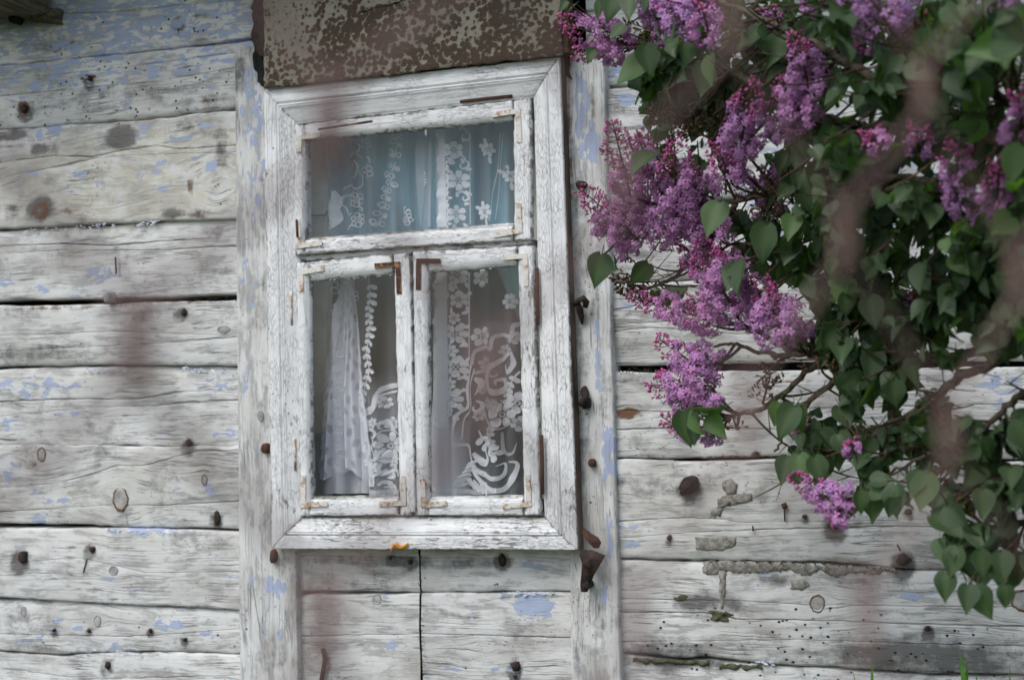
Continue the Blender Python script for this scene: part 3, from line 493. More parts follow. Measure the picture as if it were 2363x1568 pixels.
quad_part('meeting_stile', [(926, 592), (941, 1180), (958, 1180), (946, 590)], -.064, -.02, M['wv'], win, .010, .003, attr=wear(.05, rusts=[(930, 1150, 30, .6)]), rows=4)
quad_part('transom', [(678, 588), (1226, 551), (1229, 566), (682, 604)], -.036, .01, M['wh'], win, .010, .002, attr=wear(.3, .4), rows=3)
def bracket(S, corner, a, b, mat, w=11.5):
    """L-shaped corner plate: corner pixel (middle of the elbow), ends a and b of its arms"""
    y = -.0595
    def arm(p, q, ext):
        d = np.array(q, float)-np.array(p, float); d /= np.hypot(*d); nn = np.array([-d[1], d[0]])*w/2; p = np.array(p)-d*ext
        return [p+nn, p-nn, np.array(q)-nn, np.array(q)+nn]
    V = []; F = []
    for k_, poly in enumerate((arm(corner, a, w/2), arm(corner, b, -w/2))):
        i0 = len(V)
        for yy in (y-.0012*(k_ == 0)*0, y+.006): V += [P(x, z, yy) for x, z in poly]
        F += [tuple(i0+i for i in (0, 1, 2, 3)), *[(i0+i, i0+(i+1) % 4, i0+4+(i+1) % 4, i0+4+i) for i in range(4)]]
    br = mesh('corner_bracket', V, F, mat, S, False)
    Vs = []; Fs = []
    for e in (a, b):
        for t in (.45, .88):
            x, z = corner[0]+(e[0]-corner[0])*t, corner[1]+(e[1]-corner[1])*t; c = P(x, z, y-.0015); i0 = len(Vs); Vs.append(c)
            for k_ in range(6): Vs.append(c+np.array([.0034*math.cos(k_*math.pi/3), .0022, .0034*math.sin(k_*math.pi/3)]))
            Fs += [(i0, i0+1+k_, i0+1+(k_+1) % 6) for k_ in range(6)]
    V0 = np.array(br.data.vertices[0].co)*0
    n0 = len(br.data.vertices); allV = [np.array(v.co)+np.array(absloc(S)) for v in br.data.vertices]+Vs; me = br.data; me.clear_geometry()
    me.from_pydata([tuple(np.array(v)-np.array(absloc(S))) for v in allV], [], F+[tuple(i+n0 for i in f) for f in Fs]); me.update()
    return br
bracket(s1, (691, 318), (738, 310), (689, 352), M['bo']); tag(bracket(s1, (1195, 256), (1135, 265), (1198, 328), M['bo']), 'cream corner bracket streaked with orange rust')
bracket(s1, (1199, 532), (1138, 543), (1196, 468), M['bp']); bracket(s1, (689, 567), (742, 560), (686, 505), M['bp'])
bracket(s2, (694, 628), (746, 619), (694, 672), M['bp']); tag(bracket(s2, (918, 609), (864, 613), (921, 678), M['bd']), 'corner bracket rusted dark brown'); bracket(s2, (699, 1165), (755, 1161), (699, 1095), M['bo']); bracket(s2, (931, 1160), (874, 1162), (930, 1098), M['bo'])
tag(bracket(s3, (966, 602), (1016, 602), (965, 668), M['bd']), 'corner bracket rusted dark brown'); bracket(s3, (1211, 590), (1160, 594), (1214, 660), M['bp']); bracket(s3, (1220, 1162), (1160, 1168), (1218, 1094), M['bo']); bracket(s3, (977, 1165), (1030, 1160), (974, 1105), M['bo'])
def strap(name, pts, r, mat, parent, y, flat=.5):
    V, F = tube([P(x, z, y) for x, z in pts], r, 8); c = np.mean(V, 0); V = [np.array(v)-[0, (v[1]-y)*(1-flat), 0] for v in V]; return mesh(name, V, F, mat, parent)
strap('hinge', [(1239, 618), (1240, 670), (1241, 750)], .0050, M['rust'], win, -.0575); strap('hinge', [(1249, 1003), (1251, 1070), (1252, 1140)], .0052, M['rust'], win, -.062)
strap('hinge', [(672, 672), (673, 750)], .0032, M['bo'], win, -.056); strap('hinge', [(680, 1010), (681, 1085)], .0030, M['bo'], win, -.056)
strap('hinge', [(1062, 235), (1120, 228), (1182, 222)], .0042, M['bd'], win, -.0545, .5); strap('hinge', [(735, 299), (800, 289), (860, 280)], .0036, M['bd'], win, -.0545, .5)
strap('hinge', [(684, 506), (685, 526), (686, 547)], .0028, M['bd'], win, -.062)
# glazing putty crumbs along the top of the panes
mb = MB(); rg = random.Random(5)
for (a, b, n_) in (((703, 322), (1182, 277), 60), ((712, 648), (905, 631), 26), ((986, 626), (1192, 612), 26)):
    for i in range(n_):
        t = rg.random(); c = P(a[0]+(b[0]-a[0])*t, a[1]+(b[1]-a[1])*t+rg.uniform(-2, 3.5), -.040); s = rg.uniform(.001, .0028)
        mb.add([c+np.array([s*1.5*math.cos(k)*rg.uniform(.7, 1.2), -.003*(k % 2), s*math.sin(k)*.9]) for k in np.arange(0, 6.2, 1.05)], [(0, 1, 2, 3, 4, 5)])
tag(mb.build('putty_crumbs', M['wh'], win), kind='stuff')
d_ = strap('paint_drip', [(982, 294), (983, 302), (983.5, 313)], .0030, M['wh'], win, -.040, .8)
# inner frame seen through the upper pane, with its hook
quad_part('inner_frame', [(700, 295), (701, 1150), (752, 1150), (752, 292)], .10, .14, M['inner'], win, .03, .003, attr=wear(0))
quad_part('inner_frame', [(1200, 250), (1212, 1150), (1262, 1150), (1252, 245)], .10, .14, M['inner'], win, .03, .003, attr=wear(0))
quad_part('inner_frame', [(706, 1158), (1210, 1158), (1212, 1200), (706, 1200)], .02, .12, M['inner'], win, .03, .003, attr=wear(0))
V, F = tube([P(717, 491, .095), P(718, 497, .085), P(735, 497, .083), P(753, 496, .085), P(754, 488, .095)], .0022, 6); mesh('hook', V, F, M['iron'], win)

# ------------------------------------------------------------------ room behind
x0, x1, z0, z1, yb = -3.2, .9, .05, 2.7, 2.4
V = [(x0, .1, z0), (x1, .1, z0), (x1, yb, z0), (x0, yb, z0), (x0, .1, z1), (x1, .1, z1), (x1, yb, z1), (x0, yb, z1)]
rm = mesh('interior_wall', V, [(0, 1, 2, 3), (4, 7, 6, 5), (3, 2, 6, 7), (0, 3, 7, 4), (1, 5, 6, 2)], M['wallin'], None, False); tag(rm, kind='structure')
# teal drape hung inside, seen through the lace
def drape(name, pts_top, pts_bot, y, amp, freq, mat, parent, nx=120, nz=24, attrs=None):
    V = []; 
    for i in range(nz+1):
        for j in range(nx+1):
            u, v = j/nx, i/nz; a = np.array(pts_top[0])*(1-u)+np.array(pts_top[1])*u; b = np.array(pts_bot[0])*(1-u)+np.array(pts_bot[1])*u; p = a*(1-v)+b*v
            V.append(P(p[0], p[1], y + amp*math.sin(u*freq*6.28+v*1.3)+amp*.6*math.sin(u*freq*2.3*6.28+1-v*2)))
    F = [(i*(nx+1)+j, i*(nx+1)+j+1, (i+1)*(nx+1)+j+1, (i+1)*(nx+1)+j) for i in range(nz) for j in range(nx)]
    return mesh(name, V, F, mat, parent, True, attrs)
td = drape('teal_drape', [(690, 180), (1290, 150)], [(690, 594), (1290, 562)], .13, .014, 7, M['teal'], None)
drape('drape_corner', [(1128, 570), (1290, 560)], [(1198, 745), (1290, 760)], .135, .006, 2, M['tealdark'], td, 20, 12)
tag(td, 'plain teal cloth hanging behind the lace in the upper window light', 'drape')

# ------------------------------------------------------------------ lace curtains
YL = .055
def fold(X, Z): return (.010+.009*np.exp(-((X+1.66)/.09)**2))*np.sin(X*58+.8*np.sin(Z*3)) + .006*np.sin(X*121+1.3)
def LP(px, py, dy=0.0):
    px = px + 2.0*math.sin(px*.15+py*.004) + .9*math.sin(px*.37-py*.01+1); py = py + 1.0*math.sin(px*.11+.6); p = P(px, py, YL); return np.array([p[0], YL + float(fold(p[0], p[2])) - dy, p[2]])
class Lace:
    def __init__(s, parent, T): s.parent = parent; s.T = T; s.n = 0
    def emit(s, name, polys, mat='lace'):
        if name == 'lace_leaf' and len(polys) > 1: return [s.emit(name, [q_], mat) for q_ in polys]
        s.n += 1; dy = .0015+.0002*(s.n % 9); V = []; F = []
        for poly, faces in polys:
            b = len(V); V += [LP(*s.T(x, y), dy) for x, y in poly]; F += [tuple(i+b for i in f) for f in faces]
        return mesh(name, V, F, M[mat], s.parent, False)
    def ribbon(s, pts, w0, w1=None, name='lace_scroll', mat='lace'): return s.emit(name, [rib(pts, w0, w1)], mat)
def catmull(pts, k=6):
    pts = [np.array(p, float) for p in pts]; Q = [2*pts[0]-pts[1]]+pts+[2*pts[-1]-pts[-2]]; out = []
    for i in range(1, len(Q)-2):
        for t in np.arange(k)/k:
            a, b, c, d = Q[i-1], Q[i], Q[i+1], Q[i+2]; out.append(.5*((2*b)+(-a+c)*t+(2*a-5*b+4*c-d)*t*t+(-a+3*b-3*c+d)*t**3))
    out.append(pts[-1]); return out
def rib(pts, w0, w1=None):
    tp = w1 is not None; w1 = w0 if w1 is None else w1; c = catmull(pts); V = []; n = len(c)
    for i, p in enumerate(c):
        t = c[min(i+1, n-1)]-c[max(i-1, 0)]; t /= np.hypot(*t)+1e-9; w = (w0+(w1-w0)*i/(n-1))/2*(1 if not tp else .25+.95*math.sin(math.pi*min(1, .08+.92*i/(n-1)))); nn = np.array([-t[1], t[0]])*w; V += [p+nn, p-nn]
    return V, [(2*i, 2*i+1, 2*i+3, 2*i+2) for i in range(n-1)]
def blob(x, y, l, w, a, n=9):
    """leaf-shaped patch from (x, y) along angle a"""
    V = [];
    for k in range(n):
        t = k/n*2*math.pi; u = (1-math.cos(t))/2*l; v = math.sin(t)*w/2*(1-.25*math.cos(t)); V.append((x+u*math.cos(a)-v*math.sin(a), y+u*math.sin(a)+v*math.cos(a)))
    return V, [tuple(range(n))]
def ringp(x, y, r, w, n=14, sq=1.0):
    V = []
    for k in range(n):
        a = 2*math.pi*k/n; V += [(x+r*math.cos(a), y+r*sq*math.sin(a)), (x+(r-w)*math.cos(a), y+(r-w)*sq*math.sin(a))]
    return V, [(2*k, 2*k+1, (2*k+3) % (2*n), (2*k+2) % (2*n)) for k in range(n)]
def flowerp(x, y, r, n=6, a0=0.3, outline=False, sq=1.0):
    out = []
    for k in range(n):
        a = a0+2*math.pi*k/n; c, s_ = math.cos(a), math.sin(a)
        if outline: out.append(ringp(x+.62*r*c, y+.62*r*s_*sq, .36*r, .13*r, 10))
        else: out.append(blob(x+.24*r*c, y+.24*r*s_*sq, .78*r, (.64*r*6/n), a, 10))
    out.append(ringp(x, y, .2*r, .09*r, 8)); return out
def spiralp(x, y, r, turns, a0, w0, w1, d=1):
    pts = [(x+r*(1-.82*t)*math.cos(a0+d*turns*6.28*t), y+r*(1-.82*t)*math.sin(a0+d*turns*6.28*t)) for t in np.linspace(0, 1, 10)]; return rib(pts, w0, w1)
def sprig(pts, ll, lw, step, w=6, ring=False):
    c = catmull(pts, 8); out = [rib(pts, w)]; acc = 0; side = 1
    for i in range(1, len(c)):
        acc += np.hypot(*(c[i]-c[i-1]))
        if acc > step:
            acc = 0; side = -side; a = math.atan2(*(c[i]-c[i-1])[::-1]); out.append(blob(c[i][0], c[i][1], ll, lw, a+side*.9)); out.append(blob(c[i][0], c[i][1], ll*.9, lw, a-side*.8))
    return out
def curtain(label):
    e = empty('lace_curtain'); tag(e, label, 'curtain'); return e
cl = curtain('lace curtain gathered into narrow folds with a trailing column of small leaves'); cr_ = curtain('lace curtain with a plain white band beside a column of flowers')
cl.location = tuple(P(850, 1150, YL)); cr_.location = tuple(P(1100, 1150, YL))
def netting(parent, left, right, ytop, ybot, dens, nx=70, nz=90, name='netting'):
    """left/right: px as function of py"""
    V = []; dn = []
    for i in range(nz+1):
        for j in range(nx+1):
            v = i/nz; py = ytop + (ybot-ytop)*v; a, b = left(py), right(py); u = j/nx; px = a+(b-a)*u; V.append(LP(px, py)); dn.append(dens(px, py, u))
    F = [(i*(nx+1)+j, i*(nx+1)+j+1, (i+1)*(nx+1)+j+1, (i+1)*(nx+1)+j) for i in range(nz) for j in range(nx)]
    return mesh(name, V, F, M['net'], parent, True, {'dens': np.array(dn)})
ip = lambda *pts: (lambda y: float(np.interp(y, [p[1] for p in pts], [p[0] for p in pts])))
bmp = lambda v, c, w: math.exp(-((v-c)/w)**2)
def dens_l(px, py, u):
    d = .13 + .06*math.sin(px*.11+py*.004) + .16*bmp(px, 985, 14) + .09*bmp(px, 775, 22)
    if py > 600:
        e = ip((800, 600), (795, 760), (812, 900), (830, 1140))(py); g_ = 1/(1+math.exp((px-e-14)/9))
        d += g_*(.42+.40*min(1, max(0, (py-640)/220))) * (.86+.24*math.sin(px*.24+py*.006))
        d -= .07
        if py > 850: d += .30*bmp(px, 890, 60)*min(1, (py-850)/80)
    return min(.96, max(.02, d))
def dens_r(px, py, u):
    d = .12 + .06*math.sin(px*.13) + .10*bmp(px, 1150, 8) + .06*bmp(px, 1105, 10)
    band = ip((1016, 260), (1018, 560), (1008, 900), (1000, 1150))(py); w_ = 17 if py < 700 else 17+20*min(1, (py-700)/250); d += .80*bmp(px, band, w_)
    if py > 960: d += .74*max(0, min(1, (1082-px)/30))*min(1, (py-960)/60)
    if py > 560 and px > 1040: d += -.06 if py < 740 else .04
    return min(.94, max(.02, d))
netting(cl, ip((735, 250), (775, 560), (790, 660), (752, 850), (735, 960), (727, 1100)), ip((1000, 250), (1003, 560), (985, 1160)), 225, 1138, dens_l)
gx = lambda py: (float(np.interp(py, (630, 760, 900, 1000, 1104), (786, 768, 742, 733, 726))), float(np.interp(py, (630, 760, 900, 1000, 1104), (812, 826, 836, 850, 866))))
V = []; dn = []; nz_, nx_ = 120, 110
for i in range(nz_+1):
    for j in range(nx_+1):
        v, u = i/nz_, j/nx_; hem = 1100+14*math.sin(u*9)+16*u-18*math.sin(u*3.1); py = 630+(hem-630)*v; a_, b_ = gx(py); p = P(a_+(b_-a_)*u, py, YL-.014)
        V.append(p+np.array([0, (.016*math.sin(u*6.28*2.6+v*1.2)+.006*math.sin(u*6.28*6+v*3))*(.35+.65*v)+.010*u, 0])); dn.append(min(.95, .25+1.1*v)*(1 if .02 < u < .98 else .6)*(1-.42*max(0, min(1, 5*(math.sin(u*34+1.5*math.sin(v*22))*math.sin(v*58+2*math.sin(u*9))-.30)))))
gc_ = mesh('gathered_cloth', V, [(i*(nx_+1)+j, i*(nx_+1)+j+1, (i+1)*(nx_+1)+j+1, (i+1)*(nx_+1)+j) for i in range(nz_) for j in range(nx_)], M['net'], cl, True, {'dens': np.array(dn)})
netting(cr_, ip((1000, 250), (1002, 560), (995, 900), (975, 1160)), ip((1230, 250), (1240, 1160)), 225, 1150, dens_r)
T7 = lambda x, y: (680.7+x*.2246, 259.6+y*.2246); T8 = lambda x, y: (680.7+x*.3679, 605.7+y*.3679)
a = Lace(cl, T7); b = Lace(cr_, T7)
for x, y, r in ((750, 320, 78), (755, 615, 86), (620, 890, 84), (635, 1100, 82)): a.emit('lace_flower', flowerp(x, y, r, 6, .4, True), 'lacesoft')
for pts in ([(620, 420), (700, 470), (770, 400)], [(560, 560), (600, 480), (640, 560), (610, 660), (560, 640)], [(650, 600), (690, 720), (630, 780), (560, 740), (500, 760), (490, 800)], [(500, 960), (530, 1040), (580, 1010)], [(640, 960), (680, 1000), (640, 1010)], [(760, 470), (800, 480), (800, 540)], [(610, 760), (560, 830), (500, 850), (480, 930), (520, 1010)], [(600, 300), (660, 340), (640, 400), (590, 400)], [(540, 440), (580, 400), (620, 300)], [(520, 1200), (560, 1150), (640, 1170)]):
    a.ribbon(pts, 15, 10, mat='lacesoft')
for x, y, an in ((1040, 310, .4), (1020, 420, 2.6), (1010, 560, .2), (960, 640, 2.9), (985, 730, .5), (935, 795, 2.8), (930, 880, .3), (915, 960, 2.7), (885, 1050, .4), (860, 1135, 2.8), (1060, 240, 2.7)):
    a.emit('lace_leaf', [ringp(x-32, y-14, 30, 13, 10), ringp(x+32, y+12, 30, 13, 10), rib([(x-10, y+50), (x+5, y), (x+15, y-50)], 8), blob(x, y+8, 52, 28, an)], 'lacesoft')
for x, y, r in ((1305, 690, 62), (1170, 1105, 72)): a.emit('lace_flower', flowerp(x, y, r, 6, .2, True)); a.emit('lace_scroll', [spiralp(x-20, y-r*1.6, 44, .8, 1.4, 15, 8), rib([(x-r*.2, y-r), (x+r*.4, y-r*1.3), (x+r*.7, y-r*.8)], 16, 9)])
a.emit('lace_hem', [rib([(440, 820), (455, 900), (430, 1000), (440, 1100), (400, 1180), (370, 1240)], 60, 110)], 'lacesoft')
a.emit('lace_hem', [rib([(1270, 200), (1285, 600), (1290, 1170)], 70, 80)], 'lacefaint'); a.emit('lace_hem', [rib([(1390, 300), (1385, 700), (1380, 1170)], 22)], 'lacefaint')
wv = [(1450+14*math.sin(y*.021)+8*math.sin(y*.05), y) for y in range(150, 1200, 25)]
b.emit('lace_band', [([p for y_, p in enumerate(wv)]+[(1565+10*(i/42), y) for i, y in enumerate(range(150, 1200, 25))], [(i, i+1, len(wv)+i+1, len(wv)+i) for i in range(len(wv)-1)])], 'lace')
for x, y, r in ((1640, 390, 92), (1690, 705, 108), (1670, 1050, 96)): b.emit('lace_flower', flowerp(x, y, r, 6, .5)); b.emit('lace_leaf', [blob(x-30, y+r*1.05, 60, 40, 1.2), blob(x+60, y+r*.95, 64, 36, .7), blob(x-80, y-r*.9, 54, 34, 3.9), blob(x-85, y+r*.6, 46, 30, 2.4), blob(x+70, y-r*1.0, 50, 34, -.6)])
for x, y, r, d in ((1725, 540, 62, 1), (1745, 880, 40, 1), (1740, 250, 60, 1)): b.emit('lace_scroll', [spiralp(x, y, r, 1.0, -1.2, 20, 10, d), rib([(x+r*.5, y-r), (x-20, y-r*1.6), (x-60, y-r*1.2)], 16)])
for y in range(470, 1180, 66): b.emit('lace_leaf', [blob(1590, y, 46, 28, 1.0+.5*math.sin(y)), blob(1600, y+30, 40, 24, 2.2)])
b.emit('lace_cord', [rib([(1790, 200), (1785, 600), (1790, 1150)], 9), rib([(2120, 200), (2100, 500), (2060, 800), (2010, 1120)], 10), rib([(2140, 200), (2110, 700), (2080, 1100)], 6)], 'lacesoft')
for x, y, r in ((1995, 390, 76), (1955, 1025, 84), (2200, 655, 66)): b.emit('lace_flower', flowerp(x, y, r, 6, .1)); b.emit('lace_leaf', [blob(x-40, y-30, 80, 40, 3.6), blob(x-10, y-60, 60, 34, -2.0), blob(x+14, y+60, 90, 40, 1.4)])
a = Lace(cl, T8); b = Lace(cr_, T8)
a.emit('lace_leaf', sprig([(480, 90), (490, 220), (470, 330), (480, 440), (450, 560), (470, 680), (430, 800), (400, 900)], 48, 28, 34, 7))
for x, y, r in ((300, 160, 56), (350, 210, 46), (290, 300, 48), (350, 370, 40), (280, 440, 40), (330, 290, 36)): a.emit('lace_flower', flowerp(x, y, r, 6, .4, True), 'lacesoft')
for y in range(560, 1300, 70): a.emit('lace_leaf', [blob(262+.03*(y-560), y, 66, 44, .9+.4*math.sin(y*.3)), blob(200-.03*(y-560), y+200 if y < 1050 else y, 50, 30, 1.8)], 'lacesoft')
a.emit('lace_scroll', [rib([(250, 520), (200, 620), (170, 760), (160, 900)], 22, 14), rib([(320, 860), (340, 980), (310, 1080), (265, 1060), (275, 1010)], 26, 16), rib([(180, 900), (220, 960), (200, 1060), (160, 1000)], 18, 10)], 'lacesoft')
a.emit('lace_border', [rib([(325, 730), (345, 810), (370, 890), (408, 962), (450, 930), (492, 905), (515, 850), (545, 805), (590, 778), (640, 765)], 30), rib([(408, 985), (460, 950), (505, 925), (530, 870), (560, 830), (640, 800)], 14)])
for x, y, r, a0, d in ((490, 1080, 46, 3.4, 1), (560, 1030, 40, .4, -1), (470, 1170, 36, 2.4, 1), (520, 1310, 40, 3.8, 1), (610, 1330, 44, .2, -1), (570, 1400, 30, 3.3, 1), (600, 1420, 28, 1, -1), (440, 1020, 40, 3.6, 1)): a.emit('lace_scroll', [spiralp(x, y, r, .85, a0, 26, 12, d)])
a.emit('lace_flower', flowerp(590, 1150, 92, 8, .2)); a.emit('lace_cord', [ringp(590, 1150, 104, 9, 20)]);  a.emit('lace_flower', flowerp(500, 1000, 34, 6)); a.emit('lace_flower', flowerp(470, 1250, 34, 6)); [a.emit('lace_leaf', [blob(480+18*i_, 1330+22*math.sin(i_*1.7), 50, 24, i_*1.3)]) for i_ in range(9)];  a.emit('lace_flower', flowerp(570, 880, 40, 6)); a.emit('lace_flower', flowerp(605, 1010, 44, 6, .5)); a.emit('lace_flower', flowerp(540, 1240, 44, 6, .3)); a.emit('lace_flower', flowerp(610, 1250, 40, 6, .1))
a.emit('lace_border', [rib([(440, 960), (420, 1060), (450, 1180), (480, 1300), (470, 1420)], 34, 22)], 'lacesoft'); a.emit('lace_border', [rib([(470, 1440), (560, 1445), (660, 1440)], 40)], 'lacesoft')
a.emit('lace_hem', [rib([(135, 1200), (180, 1270), (240, 1250), (300, 1310), (350, 1290), (400, 1400)], 26)], 'lace')
for y, r, x in ((80, 56, 1030), (235, 52, 1035), (450, 62, 1020), (655, 66, 1025), (850, 60, 1000), (350, 40, 1010), (555, 40, 1000), (760, 40, 990), (150, 36, 1000), (930, 36, 980)):
    b.emit('lace_flower', flowerp(x, y, r, 6, y*.1)); b.emit('lace_leaf', [blob(x-36, y+r*.8, 46, 26, 1.7), blob(x+36, y+r*.7, 42, 26, 1.2), blob(x+40, y-r*.6, 36, 22, -.6)])
wv = [(872+10*math.sin(y*.03)+6*math.sin(y*.08), y) for y in range(40, 1060, 20)]
b.emit('lace_band', [(wv+[(960-(y > 700)*(y-700)*.08, y) for x_, y in wv], [(i, i+1, len(wv)+i+1, len(wv)+i) for i in range(len(wv)-1)])])
b.emit('lace_border', [rib([(1090, 60), (1090, 600)], 10), rib([(1105, 640), (1075, 780), (1078, 900), (1028, 965), (1012, 1138), (1082, 1148), (1112, 1280), (1170, 1400)], 16), rib([(1130, 660), (1100, 780), (1105, 900), (1060, 980), (1045, 1110)], 8)])
b.emit('lace_border', [rib([(1110, 640), (1130, 560), (1190, 530), (1240, 545), (1255, 480), (1300, 452), (1365, 470), (1375, 400), (1440, 370)], 24), rib([(1130, 690), (1180, 680), (1210, 690)], 22)], 'lacesoft')
b.emit('lace_scroll', [rib([(1350, 570), (1270, 630), (1205, 700), (1215, 780), (1265, 812), (1318, 785), (1312, 735), (1270, 738), (1272, 765)], 36, 30)]); b.emit('lace_scroll', [rib([(1360, 560), (1370, 640), (1330, 690), (1310, 640)], 34, 20)]); b.emit('lace_scroll', [rib([(1130, 720), (1165, 760), (1130, 830)], 40, 14)]); b.emit('lace_scroll', [spiralp(1135, 905, 42, .9, -1.5, 22, 12)])
for x, y, r in ((1165, 462, 62), (1192, 632, 44), (1322, 552, 40), (1350, 245, 52), (1170, 95, 58), (1300, 950, 84), (1250, 900, 50), (1370, 470, 44), (1390, 880, 70)): b.emit('lace_flower', flowerp(x, y, r, 6, r*.1), 'lace' if r > 50 else 'lacesoft')
b.emit('lace_leaf', sprig([(1400, 680), (1350, 780), (1330, 860)], 40, 26, 30, 10)); b.emit('lace_leaf', sprig([(1150, 1050), (1180, 1120), (1260, 1190)], 60, 34, 40, 8)); b.emit('lace_scroll', [rib([(1300, 1060), (1310, 1180), (1360, 1200), (1390, 1130)], 22, 12)], 'lacesoft')
[b.emit('lace_flower', flowerp(x, y, r, 6, x*.1), 'lacesoft') for x, y, r in ((1230, 1060, 40), (1150, 960, 34), (1210, 880, 36), (1400, 1010, 50), (1240, 1130, 34), (1170, 800, 26))]
b.emit('lace_scroll', [rib([(1160, 900), (1200, 990), (1280, 1040), (1360, 1000)], 16, 8), spiralp(1250, 690, 30, .8, 0, 14, 8), rib([(1290, 860), (1330, 900), (1380, 880), (1400, 800)], 16, 8)], 'lacesoft')
for k_ in range(6): b.emit('lace_leaf', [blob(1130-14*k_+20, 1235+30*k_*1.0, 96-5*k_, 26, 2.7+.06*k_)]); 
for k_ in range(5): b.emit('lace_leaf', [blob(1050+36*k_, 1330+12*k_, 90, 26, .9+.16*k_)])
b.emit('lace_scroll', [rib([(1090, 1180), (1130, 1290), (1230, 1350), (1310, 1330), (1320, 1260), (1270, 1270)], 32, 16)]); b.emit('lace_scroll', [rib([(1110, 1290), (1190, 1400), (1310, 1420), (1370, 1340), (1390, 1260), (1345, 1250)], 26, 30)]); b.emit('lace_scroll', [rib([(1120, 1190), (1180, 1260), (1210, 1230), (1180, 1180)], 44, 20)])
b.emit('lace_hem', [rib([(840, 1425), (1000, 1432), (1180, 1438), (1320, 1420)], 30)], 'lacesoft')

# ------------------------------------------------------------------ rusty sheet over the window
sheet = empty('metal_sheet', tuple(P(950, 170, -.1))); tag(sheet, 'rust-blotched olive metal sheet nailed over the top of the window', 'metal sheet')
def rustattr(u, v, e, V):
    X, Z = V[:, 0], V[:, 2]; c = P(950, 70, -.1); bottom = np.exp(-((v-1)/.22)**2)*.16 + .09*np.exp(-((v-.62)/.3)**2)
    return {'rusty': bottom + .025 + .04*gauss(V, 1180, 60, 190, -.1) + .06*gauss(V, 900, 130, 160, -.1) - .10*gauss(V, 660, 40, 150, -.1)}
quad_part('sheet', [(606, -190), (1291, -260), (1297, 126), (609, 205)], -.082, -.074, M['sheet'], sheet, .012, .002, attr=rustattr, und=.006, edge=2)
quad_part('sheet_lap', [(826, -180), (1010, -200), (1000, -16), (826, 29)], -.0855, -.084, M['sheet'], sheet, .012, .001, attr=lambda u, v, e, V: {'rusty': np.full(len(V), -.02)+.2*np.exp(-(e/.006)**2)}, und=.004)
quad_part('sheet_flange', [(574, -190), (612, -190), (614, 150), (582, 96)], -.060, -.03, M['iron'], sheet, .010, .003, edge=5)
quad_part('tar_strip', [(578, 90), (612, 118), (614, 206), (592, 196)], -.050, -.03, M['tar'], sheet, .008, .003, edge=6)
quad_part('sheet_flange', [(1291, -240), (1309, -240), (1312, 122), (1297, 126)], -.075, -.03, M['rust'], sheet, .010, .002, edge=3)
quad_part('tar_strip', [(1302, 90), (1316, 90), (1316, 178), (1306, 178)], -.032, -.02, M['tar'], sheet, .008, .002, edge=5)

LOGV = np.concatenate(LOGV); LOGV = LOGV[LOGV[:, 1] < .03]
def surf(px, py):
    c = P(px, py); w_ = LOGV[(np.abs(LOGV[:, 0]-c[0]) < .03) & (np.abs(LOGV[:, 2]-c[2]) < .03)]
    if not len(w_): return 0.0
    d = (w_[:, 0]-c[0])**2+(w_[:, 2]-c[2])**2; return float(np.median(w_[np.argsort(d)[:4], 1]))
# ------------------------------------------------------------------ iron on the boards and logs
def stub(pts, r, mat, y0, y1, name='nail', wob=.25, n=9, par=None):
    """bolt head or nail butt: irregular cylinder standing out of the wood at a pixel"""
    px, py = pts[:2]; c = P(px, py, y1); rr = r*.00105; V = []; F = []; el = pts[2] if len(pts) > 2 else 1
    rg = random.Random(int(px*13+py)); k_ = [1+rg.uniform(-wob, wob) for _ in range(n)]
    for y, s in ((y0, .9), (y1+.003, 1), (y1, .72)):
        for i in range(n):
            a = 2*math.pi*i/n; V.append((c[0]+rr*s*k_[i]*math.cos(a), y, c[2]+rr*s*el*k_[i]*math.sin(a)))
    V.append((c[0], y1-.001, c[2]))
    for l in range(2):
        for i in range(n): F.append((l*n+i, l*n+(i+1) % n, (l+1)*n+(i+1) % n, (l+1)*n+i))
    F += [(2*n+i, 2*n+(i+1) % n, 3*n) for i in range(n)]
    return mesh(name, V, F, mat, par or wall)
for x, y, r, el in NAILS[:-1]:
    stub((x, y, el), r, M['iron'], .03, surf(x, y)-.005-.0004*r)
for x, y, r, el in ((610, 1035, 11, 1.1), (628, 1286, 9, 1.9), (1340, 425, 12, .9), (1365, 1068, 9, 1), (1350, 930, 11, 1.2), (1347, 905, 9, 1.4)): stub((x, y, el), r, M['rust'] if y > 1000 else M['iron'], .01, -.040)
V, F = tube([P(1349, 900, -.03), P(1352, 916, -.05), P(1340, 935, -.045)], .008, 7); mesh('bolt', V, F, M['iron'], wall)
stub((1590, 1120, .85), 20, M['iron'], .02, -.03, 'lump', .3)
V, F = tube([P(1604, 1105, -.02), P(1592, 1118, -.04), P(1574, 1138, -.02)], [.010, .014, .007], 8); mesh('lump', V, F, M['iron'], wall)
for pts, r in (([(266, 593), (268, 632)], .0022), ([(1810, 1166), (1811, 1202)], .0018), ([(1808, 1160), (1812, 1172)], .0060), ([(1667, 1050), (1668, 1052)], .003), ([(1737, 1212), (1738, 1225)], .0018), ([(745, 1495), (750, 1520), (742, 1568)], .0055), ([(200, 1290), (192, 1320)], .0015), ([(2070, 1255), (2078, 1270)], .002)):
    V, F = tube([P(x, y, -.012) for x, y in pts], r, 6); mesh('nail', V, F, M['rust'], wall)
